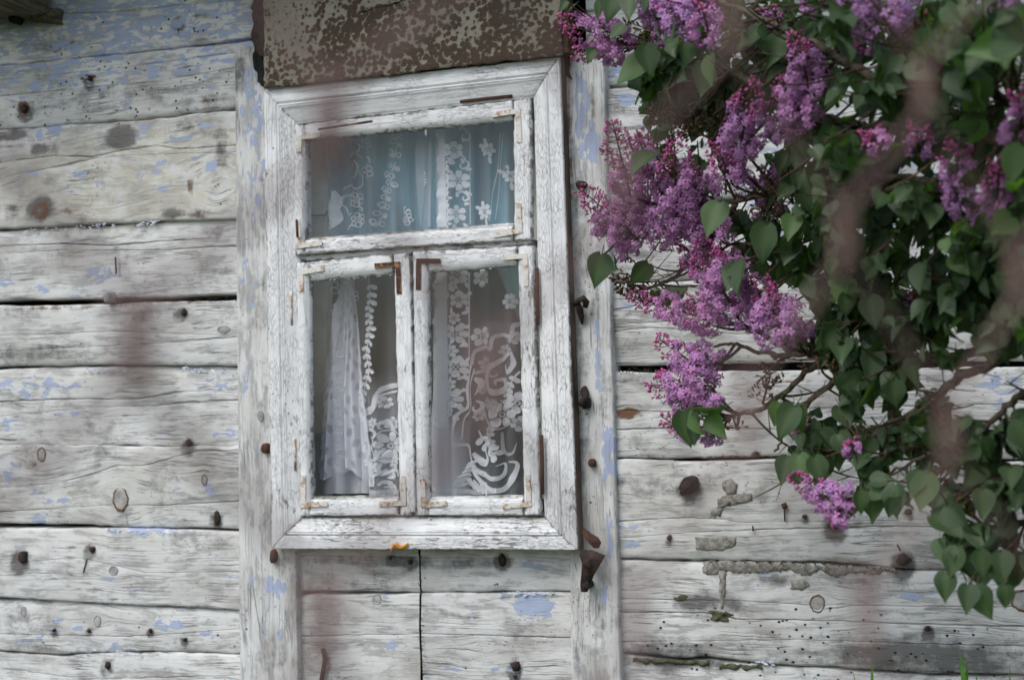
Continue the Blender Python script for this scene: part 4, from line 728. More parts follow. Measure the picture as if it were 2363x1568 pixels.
# curled strap and broken hinge on the right board
def strip3(name, pts, w, mat, par=None, thick=.002):
    V = []; F = []
    for i, (x, y, d, ww) in enumerate(pts):
        for s in (-1, 1):
            p = P(x+s*ww/2, y, d); V += [p, p+np.array([0, thick, 0])]
    for i in range(len(pts)-1):
        a = i*4; F += [(a, a+2, a+6, a+4), (a+1, a+5, a+7, a+3), (a, a+4, a+5, a+1), (a+2, a+3, a+7, a+6)]
    return mesh(name, V, F, mat, par or wall)
V, F = tube([P(1327, 702, -.045), P(1335, 693, -.062), P(1346, 688, -.058), P(1353, 697, -.045), P(1350, 710, -.045)], [.006, .007, .008, .008, .006], 7); mesh('hinge_pin', V, F, M['iron'], wall)
strip3('strap', [(1331, 696, -.055, 12), (1337, 712, -.05, 17), (1341, 730, -.042, 13), (1343, 748, -.032, 4)], 10, M['iron'])
strip3('hinge_leaf', [(1344, 1217, -.045, 6), (1352, 1228, -.055, 18), (1366, 1240, -.062, 30), (1373, 1252, -.060, 28), (1376, 1264, -.055, 12)], 10, M['rust'])
strip3('hinge_leaf', [(1353, 1268, -.064, 26), (1367, 1281, -.072, 60), (1365, 1298, -.070, 44), (1356, 1325, -.06, 30), (1350, 1350, -.055, 22), (1348, 1365, -.045, 14)], 10, M['iron'])
stub((1350, 1352, 1), 9, M['iron'], -.02, -.07, 'bolt'); stub((1352, 1300, 1.3), 9, M['iron'], -.02, -.08, 'bolt')
# knots
def knot(px, py, rx, ry, mrim, mheart, ang=0.0):
    sy = surf(px, py) if not 540 < px < 690 else -.024
    c = P(px, py, sy); rx *= .00105; ry *= .00105; n = 26; V = []; ca, sa = math.cos(ang), math.sin(ang); rg = random.Random(int(px))
    rk = [1+rg.uniform(-.09, .09) for i_ in range(n)] if 1 else [0 for _ in range(n)]
    for s, y in ((1.0, .004), (.97, -.0006), (.84, -.0012), (.78, .0002)):
        for i in range(n):
            a = 2*math.pi*i/n; x, z = rx*s*rk[i]*math.cos(a), ry*s*rk[i]*math.sin(a); V.append((c[0]+x*ca-z*sa, sy+y-.001, c[2]+x*sa+z*ca))
    F = [(l*n+i, l*n+(i+1) % n, (l+1)*n+(i+1) % n, (l+1)*n+i) for l in range(3) for i in range(n)]
    o = mesh('knot', V, F, mrim, wall); Vh = V[3*n:]+[(c[0], sy-.0035, c[2])]; mesh('heart', Vh, [(i, (i+1) % n, n) for i in range(n)], mheart, o)
for kx in ((96, 1048, 14, 19, M['knot'], M['knotg']), (278, 1150, 24, 32, M['knot'], M['knotg']), (472, 1107, 9, 13, M['knot'], M['knotg']), (262, 1315, 14, 12, M['knotg'], M['knotg']), (55, 1410, 9, 14, M['knotg'], M['knotg']), (225, 1432, 11, 15, M['knotg'], M['knotg']), (1452, 953, 13, 12, M['knotb'], M['knotb']), (1886, 1392, 17, 19, M['knot'], M['knotg']),
           (2358, 1385, 22, 22, M['knot'], M['knotg']), (870, 1382, 12, 13, M['knotg'], M['knotg']), (602, 960, 9, 13, M['knotg'], M['knotg']), (516, 760, 18, 9, M['knotg'], M['knotg'])): knot(*kx)
stub((245, 684, 1.3), 11, M['knotg'], .02, -.035, 'peg')
# cement smears
def smear(poly, y=-.0075, bump_=.008, name='cement_patch', mat='cement'):
    n = len(poly); rg = random.Random(int(poly[0][0])); cx_ = sum(p[0] for p in poly)/n; cy_ = sum(p[1] for p in poly)/n; dense = []
    for i in range(n):
        a, b = poly[i], poly[(i+1) % n]; L_ = math.hypot(b[0]-a[0], b[1]-a[1]); k_ = max(2, int(L_/6))
        for j in range(k_): t = j/k_; dense.append((a[0]+(b[0]-a[0])*t+rg.uniform(-1.8, 1.8), a[1]+(b[1]-a[1])*t+rg.uniform(-1.8, 1.8)))
    m_ = len(dense); V = []
    for s, dd in ((1, .008), (1, -.0010), (.9, -.0016-.3*bump_), (.55, -.0022-.6*bump_)):
        for x, z in dense:
            X_, Z_ = cx_+(x-cx_)*s, cy_+(z-cy_)*s; V.append(P(X_, Z_, surf(X_, Z_)+dd+(rg.uniform(-.0012, .0008) if s < 1 else 0)))
    V.append(P(cx_, cy_, surf(cx_, cy_)-.0022-.6*bump_)); F = [(l*m_+i, l*m_+(i+1) % m_, (l+1)*m_+(i+1) % m_, (l+1)*m_+i) for l in range(3) for i in range(m_)]+[(3*m_+i, 3*m_+(i+1) % m_, 4*m_) for i in range(m_)]
    return mesh(name, V, F, M[mat], wall)
smear([(1668, 1108), (1685, 1103), (1702, 1115), (1700, 1138), (1678, 1140), (1666, 1125)], bump_=0.0070); smear([(1668, 1142), (1735, 1136), (1736, 1155), (1690, 1165), (1656, 1172), (1655, 1152)], bump_=0.0017)
smear([(1645, 1174), (1668, 1172), (1664, 1190), (1648, 1199), (1633, 1198)], bump_=0.0021); smear([(1604, 1238), (1650, 1240), (1698, 1237), (1697, 1258), (1668, 1270), (1606, 1268)], bump_=0.0021); smear([(1824, 1338), (1858, 1337), (1868, 1350), (1850, 1362), (1824, 1358)], bump_=0.0021); smear([(1660, 1315), (1674, 1318), (1675, 1360), (1669, 1405), (1664, 1404), (1660, 1360)], bump_=0.0031)
smear([(1622, 1296), (1650, 1292), (1662, 1306), (1656, 1324), (1640, 1326), (1620, 1322)], bump_=0.0042)
up_ = [(x, 1293+(x-1655)*.035+rg.uniform(-3, 2)+4*float(vnoise(x*.05, 3))) for x in range(1655, 2070, 5)]; lo_ = [(x, 1314+(x-1655)*.022+16*float(vnoise(x*.028, 7))+5+rg.uniform(-3, 3)-(12 if x > 2030 else 0)) for x in range(2070, 1655, -5)]
def band(up, lo, name, mat, y=-.0045):
    n = len(up); lo = lo[::-1]; V = []; r_ = random.Random(4)
    sf = [min(surf(u_[0], u_[1]-9), surf(l_[0], l_[1]+6)) for u_, l_ in zip(up, lo)]; sf = np.convolve(np.pad(sf, 3, 'edge'), np.ones(7)/7, 'valid')
    for s_, dd in ((0, .006), (.10, -.0015), (.35, -.003), (.6, -.0035), (.88, -.002), (1, .005)):
        for i in range(n): V.append(P(up[i][0]+(lo[i][0]-up[i][0])*s_, up[i][1]+(lo[i][1]-up[i][1])*s_, sf[i]+dd+(r_.uniform(-.0012, .0012)+.003*float(vnoise(up[i][0]*.07, s_*5)) if 0 < s_ < 1 else 0)))
    return mesh(name, V, [(l*n+i, l*n+i+1, (l+1)*n+i+1, (l+1)*n+i) for l in range(5) for i in range(n-1)], M[mat], wall)
band(up_, lo_, 'cement_caulk', 'cement')
smear([(1550, 1378), (1575, 1372), (1592, 1374), (1586, 1384), (1556, 1386)], bump_=.003, name='moss_caulk', mat='mossm'); smear([(1632, 1408), (1676, 1410), (1698, 1420), (1680, 1434), (1640, 1430)], bump_=.005, name='moss_caulk', mat='mossm')
for xa, xb_, za, zb_ in ((1460, 1640, 1516, 1524), (1660, 1760, 1530, 1534)):
    xs_ = list(range(xa, xb_, 7)); k_ = (zb_-za)/(xb_-xa)
    band([(x, za+(x-xa)*k_+rg.uniform(-2, 2)) for x in xs_], [(x, za+(x-xa)*k_+7+5*abs(math.sin(x*.09))+rg.uniform(-3, 5)) for x in xs_][::-1], 'moss_caulk', 'mossm', -.004)
# tangled paint flakes along the joints
mb = MB(); rg = random.Random(11)
def flakes(pts, n_, sx, mat=None, yy=-.005):
    ln = catmull(pts, 10)
    for i in range(n_):
        c = ln[rg.randrange(len(ln))]; p = P(c[0]+rg.uniform(-5, 5), c[1]+rg.uniform(-3, 5), yy); s = rg.uniform(.4, 1)*sx*.00105; a = rg.uniform(-.5, .5); V = []
        for k_ in range(6):
            t = k_*math.pi/3; x, z = 1.7*s*math.cos(t)*rg.uniform(.7, 1.2), .65*s*math.sin(t)*rg.uniform(.7, 1.2); V.append(p+np.array([x*math.cos(a)-z*math.sin(a), rg.uniform(-.002, .002), x*math.sin(a)+z*math.cos(a)]))
        mb.add(V, [(0, 1, 2), (0, 2, 3), (0, 3, 4), (0, 4, 5)], (1, 1, 1))
flakes([(60, 530), (140, 526), (220, 520), (265, 516)], 37, 4); flakes([(310, 517), (345, 514), (365, 511)], 24, 4); flakes([(200, 851), (240, 853), (290, 850)], 33, 4); flakes([(420, 848), (480, 856), (548, 866)], 44, 4); flakes([(240, 1222), (330, 1226), (420, 1228)], 44, 4); flakes([(290, 1500), (230, 1496), (200, 1506)], 13, 4)
flakes([(1150, 1371), (1200, 1368), (1278, 1369)], 48, 4); flakes([(1780, 1528), (1740, 1526)], 11, 4); flakes([(2225, 1300), (2235, 1302)], 8, 4); flakes([(545, 1000), (548, 1100)], 19, 4); flakes([(556, 1010), (549, 1060)], 11, 4)
tag(mb.build('paint_flakes', M['blue'], wall, False), kind='stuff')
mb = MB(); tmp = mb
def hairs(pts, n_):
    ln = catmull(pts, 10)
    for i in range(n_):
        c = ln[rg.randrange(len(ln))]; a = P(c[0], c[1], -.004); b_ = P(c[0]+rg.uniform(-9, 9), c[1]+rg.uniform(-8, 8), -.014); V, F = tube([a, (a+b_)/2+np.array([rg.uniform(-.003, .003), -.003, 0]), b_], .0007, 3); mb.add(V, F)
hairs([(1430, 856), (1520, 852), (1600, 850)], 60); hairs([(440, 692), (540, 688)], 26); hairs([(966, 1320), (974, 1467), (976, 1568)], 40); hairs([(1640, 1296), (1900, 1300), (2060, 1315)], 120)
tag(mb.build('tow_caulking', M['mossm'], wall), kind='stuff')

# ------------------------------------------------------------------ eave
eave = empty('roof_eave', tuple(P(60, -60, -.3))); tag(eave, 'dark wooden eave with a weathered rafter end above the wall', 'roof')
def box(name, lo, hi, mat, parent):
    V = [(x, y, z) for z in (lo[2], hi[2]) for y in (lo[1], hi[1]) for x in (lo[0], hi[0])]; return mesh(name, V, [(0, 2, 3, 1), (4, 5, 7, 6), (0, 1, 5, 4), (2, 6, 7, 3), (0, 4, 6, 2), (1, 3, 7, 5)], mat, parent, False)
bx = P(126, 48, 0); zt = bx[2]+.20
quad = quad_part('rafter', [(-60, 4), (126, 16), (124, 50), (-60, 30)], -.03, .05, M['beam'], eave, .02, .01, edge=2)
for xr in (-3.45, -2.02, -.8, .4): pass
xb = P(20, 0, 0)[0]
box('rafter', (P(-40, 40, 0)[0], -.34, bx[2]+.012), (bx[0]-.004, -.031, zt), M['beam'], eave)
for x in (-1.45, -.35, .75): box('rafter', (x, -.34, zt-.03), (x+.12, .1, zt+.11), M['beam'], eave)
for i in range(3): box('soffit_board', (-4.2, -.38+.15*i, zt+.115), (1.8, -.38+.15*i+.143, zt+.137), M['roof'], eave)
box('fascia_board', (-4.2, -.405, zt+.02), (1.8, -.382, zt+.16), M['roof'], eave)
stub((25, 108*.3679, 1), 14, M['tar'], -.01, -.05, 'tar_lump', par=eave)

# ------------------------------------------------------------------ orange twine under the sill
V, F = tube([P(903, 1272, -.07), P(906, 1263, -.072), P(910, 1256, -.073), P(915, 1254, -.074), P(918, 1259, -.073), P(923, 1263, -.073), P(929, 1262, -.073), P(936, 1258, -.072), P(942, 1252, -.07)], [.0032, .0036, .004, .004, .004, .0045, .0045, .004, .002], 7)
o = mesh('orange_twine', V, F, M['orange'], None); tag(o, 'short frayed orange twine caught on the bottom of the window casing', 'twine')

# ------------------------------------------------------------------ lilac
bush = empty('lilac_bush', (.75, -.9, 0)); tag(bush, 'flowering lilac bush leaning in from the right in front of the wall', 'bush')
rg = random.Random(21)
def depth(px, py):
    d = .50 + .55*max(0, min(1, (px-1450)/900)) + .28*max(0, min(1, (650-py)/650))
    return -d
def Q(px, py, dy=0.0): return P(px, py, depth(px, py)+dy)
TR = np.array([.75, -.9, 0.0])
NODES = []
def branch(pts, r0, r1, trunk=None, dy=0.0):
    w = [Q(x, y, dy) for x, y in pts]
    if trunk is not None: w = [np.array(t) for t in trunk] + w
    c = []
    for i in range(len(w)-1):
        for t in np.arange(6)/6: c.append(w[i]*(1-t)+w[i+1]*t)
    c.append(w[-1])
    for _ in range(3): c = [c[0]]+[(c[i-1]+2*c[i]+c[i+1])/4 for i in range(1, len(c)-1)]+[c[-1]]
    c = [p+np.array([rg.uniform(-1, 1), rg.uniform(-1, 1), rg.uniform(-1, 1)])*.003 for p in c]; n = len(c)
    V, F = tube(c, [r0+(r1-r0)*i/(n-1)*(1+.0) for i in range(n)], 7); mesh('branch', V, F, M['bark'], bush); NODES.extend(c)
T1 = [TR, TR+[-.05, .02, .5], TR+[-.2, .03, .95]]; T2 = [TR+[.06, .05, 0], TR+[.0, .08, .8], TR+[-.1, .1, 1.25]]; T3 = [TR+[-.05, -.06, 0], TR+[-.1, -.1, .4], TR+[-.3, -.05, .75]]
branch([(2500, 720), (2363, 785), (2290, 840), (2220, 862), (2120, 945), (1990, 1010), (1930, 1040), (1860, 1060)], .012, .004, T1)
branch([(2520, 700), (2280, 810), (2100, 832), (1990, 822), (1900, 812), (1830, 818), (1760, 815), (1690, 790), (1650, 800)], .011, .0024, T1)
branch([(2600, 480), (2300, 330), (2160, 240), (2040, 195), (1930, 130), (1860, 88), (1700, 20), (1560, -30)], .014, .004, T2)
branch([(2600, 300), (2363, 250), (2250, 190), (2180, 175), (2060, 60), (1960, -20)], .012, .004, T2)
branch([(2560, 600), (2363, 620), (2200, 700), (2080, 720), (1950, 680), (1880, 640), (1800, 560), (1700, 560), (1600, 600)], .011, .0025, T1)
branch([(2500, 560), (2280, 500), (2150, 420), (2000, 400), (1850, 420), (1700, 470), (1560, 470), (1460, 500)], .010, .0025, T2)
branch([(2200, 280), (2000, 300), (1850, 260), (1700, 170), (1600, 120), (1480, 100)], .012, .003)
branch([(2500, 1180), (2363, 1205), (2280, 1230), (2220, 1245), (2160, 1270)], .010, .002, T3)
branch([(2480, 1080), (2363, 1090), (2280, 1060), (2200, 1040), (2130, 1050), (2060, 1090)], .012, .002, T3)
branch([(2060, 960), (2040, 1060), (2010, 1130), (1960, 1165)], .005, .002)
branch([(1990, 822), (1930, 880), (1860, 930), (1810, 1000), (1790, 1040)], .007, .002)
branch([(1930, 812), (1870, 850), (1810, 910), (1740, 950), (1690, 955), (1640, 985), (1600, 1000)], .006, .0022)
branch([(1830, 818), (1780, 780), (1740, 765), (1690, 745), (1600, 720)], .006, .002)
branch([(1700, 470), (1640, 560), (1560, 640), (1500, 665), (1430, 650)], .006, .002)
branch([(2363, 900), (2300, 960), (2250, 1010), (2180, 1100)], .006, .002)
# panicles ---------------------------------------------------------------
PET = []
def floret_geo(c, nrm, size, rot, col, mb):
    nrm = nrm/np.linalg.norm(nrm); u = np.cross(nrm, [.3, .2, 1.0]); u /= np.linalg.norm(u)+1e-9; w = np.cross(nrm, u); V = [c]; F = []
    for k in range(4):
        a = rot+k*math.pi/2; d = math.cos(a)*u+math.sin(a)*w; e = -math.sin(a)*u+math.cos(a)*w; b = len(V); r = size*.5*rg.uniform(.85, 1.1)
        V += [c+d*r*.5+e*r*.30+nrm*.0010, c+d*r*1.0+e*r*.14-nrm*r*.10, c+d*r*1.0-e*r*.14-nrm*r*.10, c+d*r*.5-e*r*.30+nrm*.0010]; F += [(0, b, b+3), (b, b+1, b+2, b+3)]
    b = len(V); V += [c-nrm*size*.9, c+u*size*.10, c+w*size*.10, c-u*size*.1]; F += [(b, b+1, b+2), (b, b+2, b+3)]
    mb.add(V, F, col)
def bud_geo(c, d, l, w, col, mb):
    d = d/np.linalg.norm(d); u = np.cross(d, [.3, .7, .2]); u /= np.linalg.norm(u); v = np.cross(d, u); V = [c]; 
    for s, r in ((.45, .28), (.8, .5)):
        for k in range(4): a = k*math.pi/2; V.append(c+d*l*s+(math.cos(a)*u+math.sin(a)*v)*w*r)
    V.append(c+d*l*1.05); F = [(0, 1+k, 1+(k+1) % 4) for k in range(4)]+[(1+k, 5+k, 5+(k+1) % 4, 1+(k+1) % 4) for k in range(4)]+[(5+k, 9, 5+(k+1) % 4) for k in range(4)]; mb.add(V, F, col)
twigmb = MB(); FL = []
def twig(a, b, r0=.003, r1=.0015):
    mid = (a+b)/2+np.array([0, 0, -.10*np.linalg.norm(b-a)])+np.array([rg.uniform(-1, 1), rg.uniform(-1, 1), rg.uniform(-1, 1)])*.05*np.linalg.norm(b-a); pts = [(1-t)**2*a+2*t*(1-t)*mid+t*t*b for t in np.linspace(0, 1, 6)]
    V, F = tube(pts, [r0+(r1-r0)*t for t in np.linspace(0, 1, 6)], 5, False); twigmb.add(V, F); return pts
def near(p):
    N = np.array(NODES); return N[np.argmin(((N-p)**2).sum(1))]
camdir = lambda p: (CAM-p)/np.linalg.norm(CAM-p)
def panicle(base, tip, width, pink=.5, dy=0.0, budfrac=.3, dens=1.0, seedhead=False):
    B = Q(*base, dy-.07); Tt = Q(*tip, dy-.08); ax = Tt-B; L = np.linalg.norm(ax); ax /= L
    scale = np.linalg.norm(B-CAM)/FPX; R = width*scale/2*1.04; u = np.cross(ax, [.1, 1, .3]); u /= np.linalg.norm(u); w = np.cross(ax, u)
    pan = empty('seed_head' if seedhead else 'flower_panicle', tuple(B-np.array(bush.location))); pan.parent = bush
    st, F = tube([B, B+ax*L*.5, Tt], [.0022, .0018, .001], 5); stm = MB(); stm.add(st, F); fmb = MB(); bmb = MB()
    K = max(6, int(L/.011)); sing = []
    for k in range(K):
        t = (k+.5)/K; prof = (min(1, (t+.10)/.26))**.6*(1-t**2.1)**.62; rr = R*prof+.004
        for arm in range(3 if rr > .012 else 2):
            a = k*2.4+arm*2.1+rg.uniform(-.35, .35); lump = rg.uniform(.72, 1.12); cen = B+ax*L*t+(math.cos(a)*u+math.sin(a)*w)*rr*.70*lump; lr = max(.007, rr*.42*rg.uniform(.8, 1.2))
            V, F = tube([B+ax*L*(t-.04), cen], .0008, 3, False); stm.add(V, F)
            if rg.random() > dens: continue
            isbud = t+rg.uniform(-.12, .12) > 1-budfrac*1.25
            nf = int((3.5*(lr/.0105)**2+3)*(1.25 if isbud else 1.0))
            for _ in range(nf):
                d = np.array([rg.gauss(0, 1) for _ in range(3)]); d /= np.linalg.norm(d)
                out = (cen-(B+ax*L*t)); out /= np.linalg.norm(out)+1e-9
                d = d+out*.55+camdir(cen)*.35+np.array([0, 0, .1]); d /= np.linalg.norm(d); c = cen+d*lr*rg.uniform(.55, 1.05)
                if seedhead:
                    if rg.random() < .5: bud_geo(c-d*.004, d+ax*.8, rg.uniform(.010, .015), .0055, (1, 1, 1), bmb)
                    continue
                if isbud or rg.random() < .06:
                    q = rg.random(); col = (.42+.22*q, .07+.11*q, .25+.15*q); bud_geo(c-d*.004, d+ax*.5, rg.uniform(.006, .0095), rg.uniform(.0042, .0056), col, bmb)
                else:
                    q = rg.random(); pk = pink*rg.uniform(.6, 1.2); col = np.array([.45, .265, .54])*(1-pk)+np.array([.64, .26, .50])*pk; col = col*(.68+.56*q)
                    args = (c, d*.8+camdir(c)*.25+np.array([rg.uniform(-.4, .4) for _ in range(3)]), rg.uniform(.0115, .0155), rg.random()*1.57, tuple(np.clip(col, 0, 1)))
                    if len(sing) < 10 and (d@camdir(c)) > .82 and rg.random() < .5: sing.append(args)
                    else: floret_geo(*args, fmb)
    s_ = stm.build('flower_stalk', M['twig'], pan)
    if seedhead: tag(bmb.build('seed_capsules', M['seed'], pan), kind='stuff')
    else:
        if fmb.V: tag(fmb.build('florets', M['petal'], pan, False), kind='stuff')
        if bmb.V: tag(bmb.build('flower_buds', M['petal'], pan), kind='stuff')
        for ar in sing:
            one = MB(); floret_geo(*ar, one); one.build('floret', M['petal'], pan, False)
    nb = near(B); twig(nb, B, .0032, .0022) if np.linalg.norm(nb-B) > .01 else None
PAN = [((1560, 560), (1495, 470), 100, .5, .02, .05), ((1670, 560), (1570, 450), 104, .5, .02, .1), ((1625, 520), (1600, 390), 108, .45, .02, .15), ((1720, 350), (1690, 270), 96, .45, .02, .1), ((1840, 300), (1770, 250), 84, .4, .02, .1), ((1640, 620), (1570, 560), 90, .5, .03, .15), ((1700, 660), (1660, 560), 96, .5, .02, .2), ((1780, 730), (1730, 640), 90, .5, .02, .1), ((1480, 480), (1440, 380), 92, .65, .02, .2), ((1560, 60), (1490, 30), 96, .35, .02, .05), ((1880, 190), (1850, 110), 76, .4, .02, .1),  # base, tip, width, pinkness, dy, bud share, density
 ((1462, 105), (1280, 48), 84, .6, 0, .22), ((1440, 120), (1318, 120), 58, .6, .02, .4), ((1610, 10), (1470, -10), 112, .35, 0, .05), ((1590, 60), (1530, 20), 90, .3, -.05, .1), ((1642, 100), (1612, -10), 86, .65, -.1, .3),
 ((2055, 72), (2000, -60), 135, .35, -.05, .1), ((2000, 40), (1985, -60), 100, .3, 0, .1), ((1872, 230), (1838, 70), 88, .45, -.03, .28), ((1890, 215), (1860, 150), 60, .3, .02, .0), ((1706, 345), (1738, 190), 102, .4, -.05, .34), ((1870, 290), (1795, 180), 98, .55, -.04, .22), ((1850, 270), (1830, 235), 70, .4, -.05, .0),
 ((1560, 520), (1556, 312), 100, .5, -.04, .3), ((1600, 470), (1500, 440), 80, .35, .02, .0), ((1690, 425), (1650, 326), 84, .5, -.04, .4), ((1700, 380), (1690, 340), 50, .35, .0, .0), ((1455, 450), (1412, 276), 88, .72, -.06, .5), ((1500, 400), (1470, 300), 60, .6, 0, .3), ((1480, 560), (1336, 432), 92, .68, -.03, .3), ((1420, 540), (1385, 480), 80, .6, -.03, .05), ((1440, 490), (1450, 605), 84, .6, 0, .15), ((1470, 520), (1440, 440), 80, .55, 0, .05),
 ((1610, 470), (1530, 550), 92, .5, 0, .1), ((1640, 520), (1560, 500), 90, .45, .02, .0), ((1700, 730), (1610, 552), 112, .55, -.03, .3), ((1650, 640), (1575, 600), 70, .5, 0, .3), ((1720, 690), (1650, 600), 100, .45, 0, .05), ((1660, 745), (1448, 680), 74, .68, 0, .34), ((1640, 748), (1592, 682), 78, .78, -.03, .5), ((1805, 790), (1762, 642), 112, .5, -.05, .36), ((1740, 740), (1690, 690), 70, .45, 0, .0), ((1830, 770), (1780, 720), 80, .45, -.04, .0),
 ((1640, 866), (1514, 778), 74, .5, 0, .3), ((1655, 840), (1600, 800), 70, .4, .01, .0), ((1640, 890), (1496, 888), 94, .5, -.01, .28), ((1630, 930), (1545, 905), 80, .42, 0, .0), ((1610, 900), (1590, 950), 60, .4, .01, .1), ((1660, 935), (1640, 925), 40, .4, 0, .0), ((1600, 1005), (1528, 962), 46, .55, -.01, .4), ((1655, 1000), (1620, 1010), 46, .4, .02, .0),
 ((1965, 1185), (1830, 1100), 66, .5, -.06, .26), ((1955, 1150), (1880, 1140), 70, .3, -.05, .05), ((1940, 1160), (1928, 1212), 52, .45, -.06, .1), ((2040, 350), (2000, 300), 64, .75, -.12, .4), ((2122, 352), (2112, 286), 62, .5, -.05, .4), ((2215, 420), (2200, 318), 70, .5, -.06, .35), ((2240, 480), (2180, 420), 76, .3, -.04, .0), ((2290, 500), (2240, 470), 72, .3, -.03, .0), ((2300, 470), (2308, 365), 66, .6, -.08, .35),
 ((2360, 330), (2350, 205), 84, .5, -.08, .3), ((1745, 440), (1690, 390), 60, .45, .14, .1), ((1800, 430), (1760, 380), 60, .5, .14, .2), ((1790, 490), (1740, 490), 56, .5, .14, .1), ((1500, 360), (1475, 310), 44, .6, .1, .4), ((2000, 115), (1990, 80), 56, .6, .1, .6), ((1900, 12), (1860, -30), 70, .3, .05, .0), ((1960, 20), (1940, -20), 60, .35, .05, .1), ((2110, 720), (2080, 690), 44, .5, .08, .2), ((1850, 985), (1832, 960), 36, .6, .04, .5), ((1975, 1045), (1962, 1020), 40, .5, .04, .3), ((1870, 780), (1850, 740), 40, .4, .06, .1), ((2330, 20), (2300, -30), 60, .4, .1, .2), ((1780, 60), (1760, 20), 60, .5, .15, .2)]
for i, t in enumerate(PAN):
    b_, t_, w_, pk, dy = t[:5]; panicle(b_, t_, w_, pk, dy, t[5] if len(t) > 5 else .3)
for b_, t_, w_ in (((1660, 300), (1490, 255), 70), ((1640, 320), (1560, 285), 60), ((1640, 300), (1700, 270), 50), ((1560, 215), (1540, 170), 44), ((1540, 110), (1400, 60), 66), ((1520, 120), (1470, 130), 50), ((1480, 665), (1420, 635), 46), ((1560, 690), (1430, 662), 44), ((1830, 470), (1780, 400), 60), ((1810, 500), (1740, 470), 46), ((2280, 660), (2330, 700), 60), ((1900, 860), (1860, 790), 50), ((1950, 880), (1930, 820), 46), ((1760, 930), (1780, 860), 50), ((1800, 830), (1760, 870), 44), ((1700, 990), (1690, 960), 30), ((2130, 900), (2160, 960), 40), ((2240, 1180), (2260, 1120), 56), ((2150, 680), (2130, 640), 40), ((2060, 90), (2140, 50), 50), ((1800, 40), (1740, 60), 46)):
    panicle(b_, t_, w_, dy=.04, seedhead=True, dens=.7)
# leaves ---------------------------------------------------------------
def leaf_shape(variant):
    """heart-shaped blade with petiole; base at the origin, tip along -Z, face along -Y; unit length"""
    r_ = random.Random(variant); ts = [0, .06, .16, .30, .45, .60, .74, .86, .95, 1.0]; hw = [.09, .26, .355, .38, .34, .26, .165, .08, .028, 0]
    cup = r_.uniform(.18, .50); bend = r_.uniform(-.10, .42); wav = r_.uniform(-.06, .06); V = []; vein = []
    for i, (t, h) in enumerate(zip(ts, hw)):
        lob = -.10*(1 if i == 0 else .75 if i == 1 else .2 if i == 2 else 0); zc = -t; yc = -.02+bend*t*t*.6
        for s in (-1, -.5, 0, .5, 1):
            x = s*h*(1+.05*r_.uniform(-1, 1)); z = zc - (lob*abs(s)**1.3 if i < 3 else 0)*1.0; y = yc - cup*abs(x)*.9 + wav*math.sin(t*7+s*2)*abs(s); V.append((x, y, z)); vein.append(1.0 if s == 0 else 0.0)
    F = [(i*5+j, i*5+j+1, (i+1)*5+j+1, (i+1)*5+j) for i in range(9) for j in range(4)]; b = len(V)
    p = [(0, .02, .34), (0, -.03, .16), (0, -.02, 0)]
    tv, tf = tube(p, [.014, .013, .012], 4, False); V += [tuple(v) for v in tv]; vein += [1]*len(tv); F += [tuple(i+b for i in f) for f in tf]
    return np.array(V), F, np.array(vein)
LV = [leaf_shape(k) for k in range(8)]; LM = []
for V, F, ve in LV:
    me = bpy.data.meshes.new('leaf'); me.from_pydata(V.tolist(), [], F); me.polygons.foreach_set('use_smooth', [True]*len(F)); at = me.attributes.new('vein', 'FLOAT', 'POINT'); at.data.foreach_set('value', ve.astype(np.float32))
    cc = me.attributes.new('col', 'FLOAT_COLOR', 'POINT'); cc.data.foreach_set('color', np.ones(len(V)*4, np.float32)); me.materials.append(M['leaf']); me.update(); LM.append(me)
LEAVES = []      # (pos, 3x3, variant, priority)
def to_px(p):
    v = np.array(p)-CAM; z = v@fw; return CX+FPX*(v@RT)/z, CY-FPX*(v@UP)/z
def on_panicle(p):
    x, y = to_px(np.array(p)-[0, 0, .03])
    for t in PAN:
        (bx, by), (tx, ty), w = t[0], t[1], t[2]; dx, dy_ = tx-bx, ty-by; f_ = max(0, min(1, ((x-bx)*dx+(y-by)*dy_)/(dx*dx+dy_*dy_)))
        if math.hypot(x-bx-f_*dx, y-by-f_*dy_) < w*.62+8: return True
    return False
def add_leaf(p, ang, size, yaw=None, tilt=None, pri=0):
    """ang: lean of the tip from straight down (towards +X positive); yaw: turn about the blade axis; tilt: face up"""
    yaw = rg.gauss(0, .9) if yaw is None else yaw; tilt = rg.gauss(.25, .75) if tilt is None else tilt
    if pri == 0 and on_panicle(p):
        if rg.random() < .2: return
        p = np.array(p)+(np.array(p)-CAM)/np.linalg.norm(np.array(p)-CAM)*rg.uniform(.12, .24)
    face = YAW*-1.0                                     # blades face roughly out from the wall
    R = (Matrix.Rotation(ang, 3, 'Y') @ Matrix.Rotation(-tilt, 3, 'X') @ Matrix.Rotation(yaw+face*.3, 3, 'Z'))
    if pri == 0 and to_px(p)[0] > 2420: pri = -9
    LEAVES.append((np.array(p), np.array(R)*size, rg.randrange(8), pri+np.linalg.norm(np.array(p)-CAM)*-1.0+rg.uniform(0, .15)))
def pinpoly(x, y, poly):
    ins = False
    for i in range(len(poly)):
        (xa, ya), (xb, yb_) = poly[i], poly[i-1]
        if (ya > y) != (yb_ > y) and x < (xb-xa)*(y-ya)/(yb_-ya)+xa: ins = not ins
    return ins
